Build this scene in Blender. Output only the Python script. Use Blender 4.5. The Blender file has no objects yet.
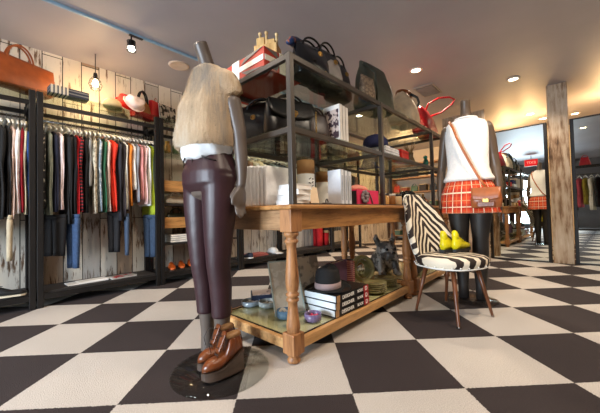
import bpy, bmesh, math, random
from mathutils import Vector, Matrix, noise
random.seed(7)
PI = math.pi
C = bpy.context.scene.collection

# ------------------------------------------------------------------ camera
cam_d = bpy.data.cameras.new('camera'); cam = bpy.data.objects.new('camera', cam_d); C.objects.link(cam)
bpy.context.scene.camera = cam
yaw, pitch, roll = .0377, .0247, -.0244           # heading against the carpet tiles, which lie diagonally in the room
H = PI/4 - yaw                                      # heading measured from the +x (long wall) axis
F = Vector((math.cos(H)*math.cos(pitch), math.sin(H)*math.cos(pitch), math.sin(pitch)))
R0 = Vector((math.sin(H), -math.cos(H), 0)); U0 = R0.cross(F)
Rv = R0*math.cos(roll) + U0*math.sin(roll); Uv = U0*math.cos(roll) - R0*math.sin(roll)
cam.matrix_world = Matrix(((Rv.x, Uv.x, -F.x, -.376), (Rv.y, Uv.y, -F.y, -2.135), (Rv.z, Uv.z, -F.z, .786), (0, 0, 0, 1)))
cam_d.sensor_width = 36; cam_d.lens = 36*291.45/600; cam_d.clip_start = .05; cam_d.clip_end = 100

# ------------------------------------------------------------------ world, large lights, exposure
sc = bpy.context.scene
sc.view_settings.view_transform = 'Standard'; sc.view_settings.look = 'None'; sc.view_settings.gamma = 1
sc.view_settings.use_curve_mapping = False; sc.view_settings.exposure = 0.55
w = bpy.data.worlds.new('world'); sc.world = w; w.use_nodes = True
w.node_tree.nodes['Background'].inputs[0].default_value = (.55, .7, 1, 1); w.node_tree.nodes['Background'].inputs[1].default_value = 1.2

def light(name, kind, loc, energy, col, size=.1, size_y=None, aim=None, angle=None, blend=.6):
    d = bpy.data.lights.new(name, kind); d.energy = energy; d.color = col
    if kind == 'AREA':
        d.size = size
        if size_y: d.shape = 'RECTANGLE'; d.size_y = size_y
    else: d.shadow_soft_size = size
    if kind == 'SPOT': d.spot_size = angle or 2.0; d.spot_blend = blend
    o = bpy.data.objects.new(name, d); C.objects.link(o); o.location = loc
    if aim is not None: o.rotation_euler = (Vector(aim)-Vector(loc)).to_track_quat('-Z', 'Y').to_euler()
    return o
COOL = (.76, .87, 1.0); WARM = (1.0, .72, .42); WARM2 = (1.0, .84, .66)
wl = light('window_daylight', 'AREA', (-3.94, -.33, 1.02), 135, COOL, 1.6, 1.75, aim=(0, -.33, -.1)); wl.data.spread = 2.1
CEIL = 2.53
DOWN = [(3.245, -.792, 30), (4.45, -1.63, 30), (.35, -1.75, 22), (2.2, -2.6, 26), (.3, .0, 20), (4.2, .6, 26), (-1.3, -.3, 16), (1.75, -2.15, 24), (-1.6, -2.6, 14)]  # first two are visible fittings; the others are unseen lamps added for light
for i, (x, y, e) in enumerate(DOWN):
    light('downlight_lamp', 'SPOT', (x, y, CEIL-.03), e*2.3, WARM2, .05, aim=(x, y, 0), angle=2.35, blend=.7)
for (x, y, e) in [(6.485, -1.645, 40), (7.0, -1.2, 40), (6.1, -2.6, 40), (6.4, .7, 55)]:
    light('fitting_room_lamp', 'POINT', (x, y, 2.18), e*.6, (1, .62, .27), .08)

# ------------------------------------------------------------------ materials
def srgb(h):
    if not isinstance(h, str): return tuple(h)
    h = h.lstrip('#'); c = [int(h[i:i+2], 16)/255 for i in (0, 2, 4)]
    return tuple(x/12.92 if x <= .04045 else ((x+.055)/1.055)**2.4 for x in c)
MATS = {}
class NT:
    def __init__(s, name):
        s.m = bpy.data.materials.new(name); s.m.use_nodes = True; s.t = s.m.node_tree
        s.b = s.t.nodes['Principled BSDF']; s.out = s.t.nodes['Material Output']
    def n(s, k, **kw):
        nd = s.t.nodes.new(k)
        for a, b in kw.items(): setattr(nd, a, b)
        return nd
    def l(s, a, b): s.t.links.new(a, b)
    def coords(s, scale=(1, 1, 1), rot=(0, 0, 0), kind='Object', loc=(0, 0, 0)):
        tc = s.n('ShaderNodeTexCoord'); mp = s.n('ShaderNodeMapping')
        mp.inputs['Scale'].default_value = scale; mp.inputs['Rotation'].default_value = rot; mp.inputs['Location'].default_value = loc
        s.l(tc.outputs[kind], mp.inputs[0]); return mp.outputs[0]
    def noise(s, vec, scale, detail=3, rough=.5):
        nd = s.n('ShaderNodeTexNoise'); nd.inputs['Scale'].default_value = scale; nd.inputs['Detail'].default_value = detail; nd.inputs['Roughness'].default_value = rough
        s.l(vec, nd.inputs['Vector']); return nd.outputs['Fac']
    def ramp(s, fac, stops, interp='LINEAR'):
        nd = s.n('ShaderNodeValToRGB'); nd.color_ramp.interpolation = interp; cr = nd.color_ramp
        while len(cr.elements) < len(stops): cr.elements.new(.5)
        for e, (p, c) in zip(cr.elements, stops): e.position = p; e.color = (*srgb(c), 1)
        s.l(fac, nd.inputs[0]); return nd.outputs[0]
    def math(s, op, a, b=None, c=None):
        nd = s.n('ShaderNodeMath', operation=op)
        for i, v in enumerate((a, b, c)):
            if v is None: continue
            if isinstance(v, (int, float)): nd.inputs[i].default_value = v
            else: s.l(v, nd.inputs[i])
        return nd.outputs[0]
    def mix(s, fac, a, b, blend='MIX'):
        nd = s.n('ShaderNodeMix', data_type='RGBA', blend_type=blend)
        for sock, v in ((nd.inputs[0], fac), (nd.inputs[6], a), (nd.inputs[7], b)):
            if isinstance(v, (int, float)): sock.default_value = v
            elif isinstance(v, (str, tuple)): sock.default_value = (*srgb(v), 1)
            else: s.l(v, sock)
        return nd.outputs[2]
    def bump(s, h, strength=.3, dist=.01):
        nd = s.n('ShaderNodeBump'); nd.inputs['Strength'].default_value = strength; nd.inputs['Distance'].default_value = dist
        s.l(h, nd.inputs['Height']); s.l(nd.outputs[0], s.b.inputs['Normal'])
    def col(s, v):
        if isinstance(v, (str, tuple)): s.b.inputs['Base Color'].default_value = (*srgb(v), 1)
        else: s.l(v, s.b.inputs['Base Color'])
    def fin(s, rough=.6, metal=0, **kw):
        s.b.inputs['Roughness'].default_value = rough; s.b.inputs['Metallic'].default_value = metal
        for k, v in kw.items(): s.b.inputs[k.replace('_', ' ')].default_value = v
        return s.m
def pbr(c, rough=.6, metal=0, var=.12, scale=9, bump=.15, bscale=60, **kw):
    key = ('pbr', c, rough, metal, var, scale, bump, bscale, tuple(kw.items()))
    if key in MATS: return MATS[key]
    t = NT('surface'); v = t.coords()
    n = t.noise(v, scale); cc = srgb(c)
    dk = tuple(x*(1-var) for x in cc); lt = tuple(min(1, x*(1+var)) for x in cc)
    t.col(t.ramp(n, [(.3, dk), (.7, lt)]))
    if bump: t.bump(t.noise(v, bscale, 2), bump, .004)
    MATS[key] = t.fin(rough, metal, **kw); return MATS[key]
def cloth(c, rough=.85, **kw): return pbr(c, rough, 0, .14, 14, .35, 130, **kw)
def leather(c, rough=.38, **kw): return pbr(c, rough, 0, .18, 12, .25, 90, **kw)
def metal(c, rough=.35, **kw): return pbr(c, rough, 1, .08, 6, .05, 40, **kw)
def emis(c, e):
    key = ('em', c, e)
    if key not in MATS:
        t = NT('glow'); t.col(c); t.b.inputs['Emission Color'].default_value = (*srgb(c), 1); t.b.inputs['Emission Strength'].default_value = e
        MATS[key] = t.fin(.5)
    return MATS[key]
def wood(c1, c2, axis=0, rough=.5, scale=1.0, dark=None):
    key = ('wood', c1, c2, axis, rough, scale)
    if key in MATS: return MATS[key]
    t = NT('wood'); s = [14*scale]*3; s[axis] = 1.6*scale; v = t.coords(tuple(s))
    n = t.noise(v, 2.2, 6, .62); f = t.noise(t.coords(tuple(6*x for x in s)), 2, 3)
    k = t.math('ADD', t.math('MULTIPLY', n, .75), t.math('MULTIPLY', f, .25))
    t.col(t.ramp(k, [(.34, c2), (.52, c1), (.68, tuple(min(1, x*1.18) for x in srgb(c1)))])); t.bump(k, .25, .004)
    MATS[key] = t.fin(rough); return MATS[key]
def stripes(c1, c2, freq, axis=2, duty=.5, rough=.85, warp=0):
    key = ('st', c1, c2, freq, axis, duty, warp)
    if key in MATS: return MATS[key]
    t = NT('striped_fabric'); v = t.coords(); sp = t.n('ShaderNodeSeparateXYZ'); t.l(v, sp.inputs[0])
    a = t.math('MULTIPLY', sp.outputs[axis], freq)
    if warp: a = t.math('ADD', a, t.math('MULTIPLY', t.noise(v, 9), warp))
    k = t.math('GREATER_THAN', t.math('FRACT', a), duty)
    t.col(t.mix(k, c1, c2)); MATS[key] = t.fin(rough); return MATS[key]
def blotch(c1, c2, scale=20, edge=.5, rough=.8):
    key = ('bl', c1, c2, scale, edge)
    if key in MATS: return MATS[key]
    t = NT('patterned_fabric'); v = t.coords(); n = t.noise(v, scale, 3, .6)
    t.col(t.ramp(n, [(edge-.03, c1), (edge+.03, c2)])); MATS[key] = t.fin(rough); return MATS[key]
def glass(tint='#dfeee6', gloss=.12, rough=.02):
    key = ('gl', tint, gloss)
    if key in MATS: return MATS[key]
    t = NT('clear_glass'); tr = t.n('ShaderNodeBsdfTransparent'); tr.inputs[0].default_value = (*srgb(tint), 1)
    gl = t.n('ShaderNodeBsdfGlossy'); gl.inputs['Roughness'].default_value = rough
    fr = t.n('ShaderNodeLayerWeight'); fr.inputs[0].default_value = .5
    k = t.math('MINIMUM', t.math('MULTIPLY_ADD', t.math('POWER', fr.outputs['Facing'], 4.5), .75, .02+gloss*.06), 1)
    mx = t.n('ShaderNodeMixShader'); t.l(k, mx.inputs[0]); t.l(tr.outputs[0], mx.inputs[1]); t.l(gl.outputs[0], mx.inputs[2]); t.l(mx.outputs[0], t.out.inputs[0])
    MATS[key] = t.m; return t.m

def carpet_mat():
    t = NT('checker_carpet'); v = t.coords(rot=(0, 0, PI/4), loc=(0, 0, .1))
    sp = t.n('ShaderNodeSeparateXYZ'); t.l(v, sp.inputs[0])
    fx = t.math('MULTIPLY', sp.outputs[0], 2); fy = t.math('MULTIPLY', sp.outputs[1], 2)
    nv = t.coords(); e = t.math('MULTIPLY', t.math('SUBTRACT', t.noise(nv, 160, 1), .5), .03)
    fx = t.math('ADD', fx, e); fy = t.math('ADD', fy, e)
    par = t.math('ABSOLUTE', t.math('MODULO', t.math('ADD', t.math('FLOOR', fx), t.math('FLOOR', fy)), 2))
    fine = t.noise(nv, 230, 2); big = t.noise(nv, 1.7, 3)
    k = t.math('ADD', t.math('MULTIPLY', fine, .75), t.math('MULTIPLY', big, .25))
    dk = t.ramp(k, [(.3, '#1e1515'), (.7, '#3a2e2d')]); lt = t.ramp(k, [(.3, '#a39a92'), (.7, '#d6cec5')])
    t.col(t.mix(par, dk, lt)); t.bump(fine, .6, .006); return t.fin(.95)
def plank_wall_mat(rot=0):
    t = NT('reclaimed_painted_planks'); tc = t.n('ShaderNodeTexCoord'); sp = t.n('ShaderNodeSeparateXYZ'); t.l(tc.outputs['Object'], sp.inputs[0])
    hor = t.math('ADD', sp.outputs[0], sp.outputs[1])
    cb = t.n('ShaderNodeCombineXYZ'); t.l(sp.outputs[2], cb.inputs[0]); t.l(hor, cb.inputs[1])
    def brick(c1, c2, m, bias):
        b = t.n('ShaderNodeTexBrick'); t.l(cb.outputs[0], b.inputs[0]); b.offset = .37; b.offset_frequency = 2
        b.inputs['Color1'].default_value = (*srgb(c1), 1); b.inputs['Color2'].default_value = (*srgb(c2), 1); b.inputs['Mortar'].default_value = (*srgb(m), 1)
        b.inputs['Scale'].default_value = 1; b.inputs['Mortar Size'].default_value = .004; b.inputs['Bias'].default_value = bias
        b.inputs['Brick Width'].default_value = 1.25; b.inputs['Row Height'].default_value = .165; return b
    b = brick('#000000', '#ffffff', '#000000', 0)
    tone = t.ramp(b.outputs[0], [(.02, '#947d6b'), (.09, '#b09a82'), (.16, '#cfc6b8'), (.55, '#ddd5c8'), (.8, '#d3ccc2'), (.92, '#aba6a0'), (1, '#e4dfd6')])
    mp = t.n('ShaderNodeMapping'); mp.inputs['Scale'].default_value = (1.1, 9, 1); t.l(cb.outputs[0], mp.inputs[0])
    n = t.noise(mp.outputs[0], 3.2, 8, .68); n2 = t.noise(cb.outputs[0], 2.3, 3)
    wear = t.math('ADD', t.math('MULTIPLY', n, .7), t.math('MULTIPLY', n2, .3))
    worn = t.ramp(wear, [(.33, '#4a382c'), (.41, '#8a6f5a'), (.47, '#ffffff')])
    c = t.mix(1.0, tone, worn, 'MULTIPLY')
    c = t.mix(b.outputs['Fac'], c, '#1d1612'); t.col(c)
    t.bump(t.math('SUBTRACT', wear, t.math('MULTIPLY', b.outputs['Fac'], .8)), .5, .008); return t.fin(.8)
def weathered(name='weathered_white_wood'):
    if name in MATS: return MATS[name]
    t = NT(name); v = t.coords((9, 9, 1.1)); n = t.noise(v, 2.6, 8, .7); n2 = t.noise(t.coords((1.5, 1.5, 1.2), loc=(3, 1, 4)), 2.4, 2)
    k = t.math('ADD', t.math('MULTIPLY', n, .6), t.math('MULTIPLY', n2, .4))
    t.col(t.ramp(k, [(.36, '#4a3628'), (.45, '#8d7158'), (.53, '#b8a48d'), (.70, '#cfc3b2')])); t.bump(k, .6, .008)
    MATS[name] = t.fin(.8); return MATS[name]
def zebra_mat(kind):
    t = NT('zebra_hide'); v = t.coords(); sp = t.n('ShaderNodeSeparateXYZ'); t.l(v, sp.inputs[0])
    ax = t.math('ABSOLUTE', sp.outputs[0])
    n = t.math('MULTIPLY', t.math('SUBTRACT', t.noise(v, 5.5, 2), .5), 2.1)
    if kind == 'back': a = t.math('ADD', t.math('MULTIPLY', sp.outputs[2], 17), t.math('MULTIPLY', ax, 28))
    else: a = t.math('ADD', t.math('MULTIPLY', sp.outputs[0], 20), t.math('MULTIPLY', sp.outputs[1], 6))
    a = t.math('ADD', a, n); k = t.math('SINE', t.math('MULTIPLY', a, 3.5 if kind == 'seat' else 4.2))
    k = t.math('ADD', t.math('MULTIPLY', k, .5), .5)
    t.col(t.ramp(k, [(.54, '#24160f'), (.62, '#e0d3bd')])); t.bump(t.noise(v, 200, 1), .3, .003); return t.fin(.75)
def plaid_mat():
    t = NT('orange_plaid'); tc = t.n('ShaderNodeTexCoord'); sp = t.n('ShaderNodeSeparateXYZ'); t.l(tc.outputs['UV'], sp.inputs[0])
    def band(s, f, d, o=0): return t.math('LESS_THAN', t.math('FRACT', t.math('ADD', t.math('MULTIPLY', s, f), o)), d)
    u, vv = sp.outputs[0], sp.outputs[1]
    c = t.mix(t.math('MULTIPLY', t.math('ADD', band(u, 19, .5, .25), band(vv, 3.2, .5, .2)), .5), '#e24a1c', '#b8240f')
    c = t.mix(t.math('MAXIMUM', band(u, 19, .085), band(vv, 3.2, .09)), c, '#f3d9b8')
    c = t.mix(t.math('MULTIPLY', t.math('MAXIMUM', band(u, 19, .05, .5), band(vv, 3.2, .06, .5)), .8), c, '#e8a070'); t.col(c)
    return t.fin(.8)
def fur_mat():
    t = NT('tan_fur'); v = t.coords((7, 7, .7)); n = t.noise(v, 1.2, 3, .5); f = t.noise(t.coords((60, 60, 7)), 2, 3)
    k = t.math('ADD', t.math('MULTIPLY', n, .8), t.math('MULTIPLY', f, .2))
    t.col(t.ramp(k, [(.36, '#a89a8c'), (.46, '#cfb697'), (.54, '#e0c8a8'), (.64, '#f3e8d8')])); t.bump(f, .5, .01); return t.fin(.75)
def planks_ceiling():
    t = NT('painted_plaster'); v = t.coords(); n = t.noise(v, 1.3, 4); t.col(t.ramp(n, [(.3, '#a09b9f'), (.7, '#aca6a9')])); t.bump(t.noise(v, 40, 3), .08, .004); return t.fin(.55)

# ------------------------------------------------------------------ mesh kit
class MB:
    def __init__(s): s.v = []; s.f = []; s.m = []; s.uv = []; s.sm = []
    def add(s, vs, fs, uvs=None, mi=0, smooth=True):
        o = len(s.v); s.v += [tuple(p) for p in vs]
        s.uv += (uvs if uvs else [(0, 0)]*len(vs))
        for f in fs: s.f.append(tuple(i+o for i in f)); s.m.append(mi); s.sm.append(smooth)
        return s
    def box(s, c, d, rz=0, mi=0, b=0.0, rx=0, ry=0):
        hx, hy, hz = d[0]/2, d[1]/2, d[2]/2
        bb = min(b, hx*.9, hy*.9, hz*.9)
        if bb <= 0:
            vs = [Vector((x*hx, y*hy, z*hz)) for x in (-1, 1) for y in (-1, 1) for z in (-1, 1)]
            fs = [(0, 1, 3, 2), (4, 6, 7, 5), (0, 4, 5, 1), (2, 3, 7, 6), (0, 2, 6, 4), (1, 5, 7, 3)]
        else:
            bm = bmesh.new(); bmesh.ops.create_cube(bm, size=1)
            for q in bm.verts: q.co = Vector((q.co.x*d[0], q.co.y*d[1], q.co.z*d[2]))
            bmesh.ops.bevel(bm, geom=list(bm.edges), offset=bb, segments=2, affect='EDGES', profile=.5)
            bm.verts.ensure_lookup_table(); vs = [q.co.copy() for q in bm.verts]; fs = [[q.index for q in f.verts] for f in bm.faces]; bm.free()
        M = Matrix.Translation(c) @ Matrix.Rotation(rz, 4, 'Z') @ Matrix.Rotation(ry, 4, 'Y') @ Matrix.Rotation(rx, 4, 'X')
        return s.add([M @ q for q in vs], fs, mi=mi, smooth=False)
    def rings(s, rs, cap=True, closed=True, mi=0, smooth=True):
        n = len(rs[0]); vs = [p for r in rs for p in r]; k = len(rs)
        uvs = [(j/(n-1 if not closed else n), i/(k-1)) for i in range(k) for j in range(n)]
        fs = []
        for i in range(k-1):
            for j in range(n if closed else n-1):
                a = i*n+j; b2 = i*n+(j+1) % n; fs.append((a, b2, b2+n, a+n))
        if cap and closed: fs.append(tuple(range(n))[::-1]); fs.append(tuple((k-1)*n+j for j in range(n)))
        return s.add(vs, fs, uvs, mi, smooth)
    def loft(s, lv, n=24, p=2.0, cap=True, mi=0, wob=None):
        """lv: (z, half x, half y[, cx, cy[, tiltx]]) super-ellipse levels"""
        rs = []
        for i, L in enumerate(lv):
            z, a, b = L[:3]; cx, cy = (L[3], L[4]) if len(L) > 4 else (0, 0); tz = L[5] if len(L) > 5 else 0
            r = []
            for j in range(n):
                t = 2*PI*j/n; c, q = math.cos(t), math.sin(t)
                x = a*math.copysign(abs(c)**(2/p), c); y = b*math.copysign(abs(q)**(2/p), q)
                if wob: k = wob(t, z); x *= k; y *= k
                r.append((cx+x, cy+y, z+tz*x))
            rs.append(r)
        return s.rings(rs, cap, True, mi)
    def lathe(s, prof, c=(0, 0, 0), n=20, mi=0, cap=True):
        return s.rings([[(c[0]+r*math.cos(2*PI*j/n), c[1]+r*math.sin(2*PI*j/n), c[2]+z) for j in range(n)] for r, z in prof], cap, True, mi)
    def tube(s, pts, rad, n=8, mi=0, cap=True, flat=1.0, up=None):
        pts = [Vector(p) for p in pts]; k = len(pts)
        rad = rad if isinstance(rad, (list, tuple)) else [rad]*k
        rs = []; prev = None
        for i, p in enumerate(pts):
            t = (pts[min(i+1, k-1)]-pts[max(i-1, 0)]).normalized()
            if prev is None:
                ref = Vector(up) if up else (Vector((0, 0, 1)) if abs(t.z) < .9 else Vector((0, 1, 0)))
                a = ref - t*ref.dot(t)
            else: a = prev - t*prev.dot(t)
            a.normalize(); prev = a; b = t.cross(a)
            rs.append([p + a*rad[i]*math.cos(2*PI*j/n) + b*rad[i]*flat*math.sin(2*PI*j/n) for j in range(n)])
        return s.rings(rs, cap, True, mi)
    def ball(s, c, r, n=16, m=10, mi=0):
        rx, ry, rz = r if isinstance(r, (tuple, list)) else (r, r, r)
        rs = []
        for i in range(m+1):
            a = -PI/2+PI*i/m; q = max(math.cos(a), .02)
            rs.append([(c[0]+rx*q*math.cos(2*PI*j/n), c[1]+ry*q*math.sin(2*PI*j/n), c[2]+rz*math.sin(a)) for j in range(n)])
        return s.rings(rs, True, True, mi)
    def sheet(s, fn, nu, nv, th, mi=0):
        """fn(a, b)->point, a, b in 0..1; solid sheet of thickness th"""
        P = [[Vector(fn(i/nu, j/nv)) for j in range(nv+1)] for i in range(nu+1)]
        top, bot, uv = [], [], []
        for i in range(nu+1):
            for j in range(nv+1):
                du = P[min(i+1, nu)][j]-P[max(i-1, 0)][j]; dv = P[i][min(j+1, nv)]-P[i][max(j-1, 0)]
                n = du.cross(dv); n = n.normalized() if n.length > 1e-9 else Vector((0, 0, 1))
                top.append(P[i][j]+n*th/2); bot.append(P[i][j]-n*th/2); uv.append((i/nu, j/nv))
        k = len(top); w_ = nv+1; fs = []
        for i in range(nu):
            for j in range(nv):
                a = i*w_+j; fs.append((a, a+w_, a+w_+1, a+1)); fs.append((a+k, a+1+k, a+w_+1+k, a+w_+k))
        bd = [(i, 0) for i in range(nu+1)] + [(nu, j) for j in range(1, nv+1)] + [(i, nv) for i in range(nu-1, -1, -1)] + [(0, j) for j in range(nv-1, 0, -1)]
        ids = [i*w_+j for i, j in bd]
        for q in range(len(ids)): a, b = ids[q], ids[(q+1) % len(ids)]; fs.append((a, a+k, b+k, b))
        return s.add(top+bot, fs, uv+uv, mi)
    def mesh(s, name, mats, fix=True):
        me = bpy.data.meshes.new(name); me.from_pydata(s.v, [], s.f)
        mats = mats if isinstance(mats, (list, tuple)) else [mats]
        for m in mats: me.materials.append(m)
        for p, mi, sm in zip(me.polygons, s.m, s.sm): p.material_index = mi; p.use_smooth = sm
        uvl = me.uv_layers.new(name='UVMap')
        for lp in me.loops: uvl.data[lp.index].uv = s.uv[lp.vertex_index]
        if fix:
            bm = bmesh.new(); bm.from_mesh(me); bmesh.ops.recalc_face_normals(bm, faces=bm.faces); bm.to_mesh(me); bm.free()
        return me
    def build(s, name, mats, parent=None, loc=(0, 0, 0), rz=0, label=None):
        o = bpy.data.objects.new(name, s.mesh(name, mats)); C.objects.link(o); o.location = loc; o.rotation_euler.z = rz
        if parent is not None: o.parent = parent
        if label: o['label'] = label
        return o
def fuse(mb, voxel, name, mat, parent=None, loc=(0, 0, 0), rz=0, smooth=4):
    """weld overlapping lofts into one continuous skin"""
    o = mb.build('welding', mat)
    m = o.modifiers.new('r', 'REMESH'); m.mode = 'VOXEL'; m.voxel_size = voxel
    q = o.modifiers.new('s', 'SMOOTH'); q.iterations = smooth; q.factor = .5
    dg = bpy.context.evaluated_depsgraph_get(); me = bpy.data.meshes.new_from_object(o.evaluated_get(dg))
    me.name = name
    for p in me.polygons: p.use_smooth = True
    me.materials.clear(); me.materials.append(mat)
    bpy.data.objects.remove(o)
    r = bpy.data.objects.new(name, me); C.objects.link(r); r.location = loc; r.rotation_euler.z = rz
    if parent is not None: r.parent = parent
    return r
def tag(o, label, cat, group=None, kind=None):
    o['label'] = label; o['category'] = cat
    if group: o['group'] = group
    if kind: o['kind'] = kind
    return o
def thing(name, label, cat, loc=(0, 0, 0), rz=0, group=None):
    o = bpy.data.objects.new(name, None); o.empty_display_size = .1; C.objects.link(o); o.location = loc; o.rotation_euler.z = rz
    return tag(o, label, cat, group)
def struct(o): o['kind'] = 'structure'; return o
def dup(root, loc, rz=None, label=None, scale=None):
    r = root.copy(); C.objects.link(r); r.location = loc
    if rz is not None: r.rotation_euler.z = rz
    if scale: r.scale = scale
    if label: r['label'] = label
    for ch in list(root.children):
        c = ch.copy(); C.objects.link(c); c.parent = r
        for g in ch.children: d = g.copy(); C.objects.link(d); d.parent = c
    return r
def text_mesh(txt, size, depth=.002, bold=0.0):
    cu = bpy.data.curves.new('txt', 'FONT'); cu.body = txt; cu.size = size; cu.extrude = depth; cu.align_x = 'CENTER'; cu.align_y = 'CENTER'; cu.offset = bold
    o = bpy.data.objects.new('txt', cu); C.objects.link(o); dg = bpy.context.evaluated_depsgraph_get(); dg.update()
    me = bpy.data.meshes.new_from_object(o.evaluated_get(dg)); bpy.data.objects.remove(o); return me
def text_obj(txt, size, mat, parent, M, name='lettering', depth=.001, bold=0.0):
    me = text_mesh(txt, size, depth, bold); me.transform(M); me.materials.clear(); me.materials.append(mat)
    o = bpy.data.objects.new(name, me); C.objects.link(o); o.parent = parent; return o
def arc(c, r, a0, a1, n, ax=(1, 0, 0), ay=(0, 0, 1)):
    c, ax, ay = Vector(c), Vector(ax), Vector(ay); rx, ry = r if isinstance(r, tuple) else (r, r)
    return [c+ax*rx*math.cos(a0+(a1-a0)*i/n)+ay*ry*math.sin(a0+(a1-a0)*i/n) for i in range(n+1)]

STEEL = pbr('#4b443e', .38, .35, .1, 6, .05); DARKSTEEL = pbr('#1d1a19', .45, .3, .15, 8, .1); CLEAR = glass('#f2f8f4'); BRASS = metal('#b08a4a', .3)
PINE = wood('#b07c44', '#7d4f25', 0); PINEY = wood('#a98058', '#7d5a38', 1); PINEZ = wood('#a87448', '#744823', 2)  # PINEY is greyer: cool light on the table ends painted in
BLACKL = leather('#0a0909', .3); WHITE = pbr('#e9e7e3', .6, 0, .04, 5, .05); PAPER = pbr('#f1efec', .7, 0, .03, 20, .1)

# ================================================================== THE SETTING
b = MB(); b.box((2, -.9, -.05), (12.2, 7.4, .1)); struct(b.build('floor', carpet_mat()))
b = MB(); b.box((2, -.9, CEIL+.05), (12.2, 7.4, .1)); struct(b.build('ceiling', planks_ceiling()))
LW = 1.80
b = MB(); b.box((2, LW+.06, CEIL/2), (12.2, .12, CEIL)); struct(b.build('wall_left', plank_wall_mat()))
plaster = pbr('#cdbfa8', .85, 0, .06, 3, .1)
b = MB(); b.box((8.1, -.9, CEIL/2), (.12, 5.4, CEIL)); struct(b.build('wall_back', plaster))
b = MB(); b.box((2, -4.56, CEIL/2), (12.2, .12, CEIL)); struct(b.build('wall_right', plaster))
b = MB()                                                                     # shop front wall round the window and the door
b.box((-4.06, 1.15, CEIL/2), (.12, 1.3, CEIL)); b.box((-4.06, -2.85, CEIL/2), (.12, 3.3, CEIL)); b.box((-4.06, -.35, .05), (.12, 1.7, .10)); b.box((-4.06, -.35, 2.24), (.12, 1.7, .58))
struct(b.build('wall_front', pbr('#6d6f76', .8, 0, .06, 3, .1)))
b = MB()
for y in (-1.17, -.35, .47): b.box((-4.06, y, 1.02), (.07, .06, 1.84), b=.005)
b.box((-4.06, -.35, .13), (.07, 1.6, .06)); b.box((-4.06, -.35, 1.92), (.07, 1.6, .06)); b.box((-4.06, -.35, 1.0), (.06, 1.6, .04))
wf = struct(b.build('window_1', DARKSTEEL)); MB().box((-4.06, -.35, 1.02), (.01, 1.6, 1.8)).build('pane', CLEAR, wf)

# weathered pillar by the mirrors
def pillar():
    t = MB(); t.box((5.20, -2.045, CEIL/2), (.22, .22, CEIL), rz=.0, b=.006); return struct(t.build('trim_1', weathered()))
pillar()
# mirror partition: two tall mirrors in black frames, between the pillars, standing below the ceiling
def mirror_material():
    t = NT('mirror_silver'); t.col('#e9efec'); return t.fin(.01, 1)
MIR = mirror_material()
def mirror(name, y0, y1, label):
    mw = abs(y1-y0); th = thing(name, label, 'mirror', (5.12, (y0+y1)/2, 0), MIRROT)
    MB().box((0, 0, 1.0), (.006, mw-.04, 1.99)).build('mirror_glass', MIR, th)
    MB().box((.02, 0, 1.0), (.03, mw, 2.0)).build('backing', DARKSTEEL, th)
    f = MB()
    for s in (-1, 1): f.box((0, s*(mw/2-.02), 1.005), (.05, .04, 2.01), b=.004)
    f.box((0, 0, .01), (.05, mw-.08, .02)); f.box((0, 0, 2.002), (.03, mw-.08, .016)); f.build('frame', DARKSTEEL, th)
    return th
MIRROT = math.radians(-2.1)
mirror('wall_mirror', -1.925, -1.18, 'narrow black framed wall mirror left of the weathered pillar, mirroring the skirt mannequin')
mirror('wall_mirror', -4.3, -2.165, 'wide black framed wall mirror right of the weathered pillar, mirroring a clothes rack')
# pale plank screen behind the second mannequin
t = thing('plank_screen', 'pale weathered plank screen standing behind the orange skirt mannequin', 'screen', (4.78, -.93, 0), 0)
b = MB()
for i in range(4): b.box((0, -.225+.15*i, 1.15), (.05, .146, 2.3), b=.004)
b.build('planks', weathered(), t)
b = MB(); b.box((-.034, 0, 2.12), (.015, .56, .03)); b.box((-.034, 0, 1.97), (.015, .56, .03))
for i in range(9): b.box((-.034, -.24+.06*i, 2.045), (.012, .016, .12))
b.build('lattice', pbr('#6d3d2c', .6), t)

# ceiling fittings
def downlight(x, y, label):
    t = thing('ceiling_light', label, 'light', (x, y, CEIL), 0, 'round recessed downlights')
    MB().lathe([(.052, 0), (.075, 0), (.078, -.006), (.056, -.012), (.052, -.004)], n=28, cap=False).build('trim_ring', pbr('#e8dcc8', .5), t)
    MB().lathe([(.002, -.003), (.054, -.003)], n=24, cap=False).build('lamp_disc', emis('#fff0d0', 14), t)
    return t
DL = ['recessed ceiling downlight above the cream bag on the tall glass cabinet', 'recessed ceiling downlight up and right of the knit top mannequin']
DL += ['recessed ceiling downlight nearer the shop front than both visible ones']*7
DL[5] = 'recessed ceiling downlight hidden behind the dark green tote'
for (x, y, e), lb in zip(DOWN[:9], DL): downlight(x, y, lb)
downlight(6.485, -1.645, 'recessed ceiling downlight beyond the mirrors, nearest the pillar on its left')
downlight(7.018, -1.80, 'recessed ceiling downlight just touching the left edge of the pillar top')
downlight(7.1, -2.26, 'recessed ceiling downlight just right of the pillar, above the mirror edge')
b = MB(); b.lathe([(.002, -.008), (.085, -.008), (.1, -.012), (.11, -.004), (.112, 0)], n=32, cap=False)
tag(b.build('ceiling_speaker', pbr('#cdb9a6', .7), None, (1.137, 1.12, CEIL)), 'flush round beige ceiling speaker near the plank wall', 'speaker')
t = thing('ceiling_vent', 'rectangular slatted air vent in the ceiling above the red bag', 'vent', (3.98, -.68, CEIL)); t.scale = (.85, .8, 1)
MB().box((0, 0, -.006), (.5, .34, .012), b=.003).build('frame', pbr('#a59c90', .6), t)
b = MB()
for i in range(9): b.box((-.19+.0475*i, 0, -.017), (.018, .27, .012), ry=.5)
b.build('slat', pbr('#9a9186', .6), t)
MB().box((0, 0, -.0125), (.42, .27, .001)).build('duct_opening', pbr('#26221f', .8), t)  # flat dark sheet, shade inside the duct painted as colour
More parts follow.
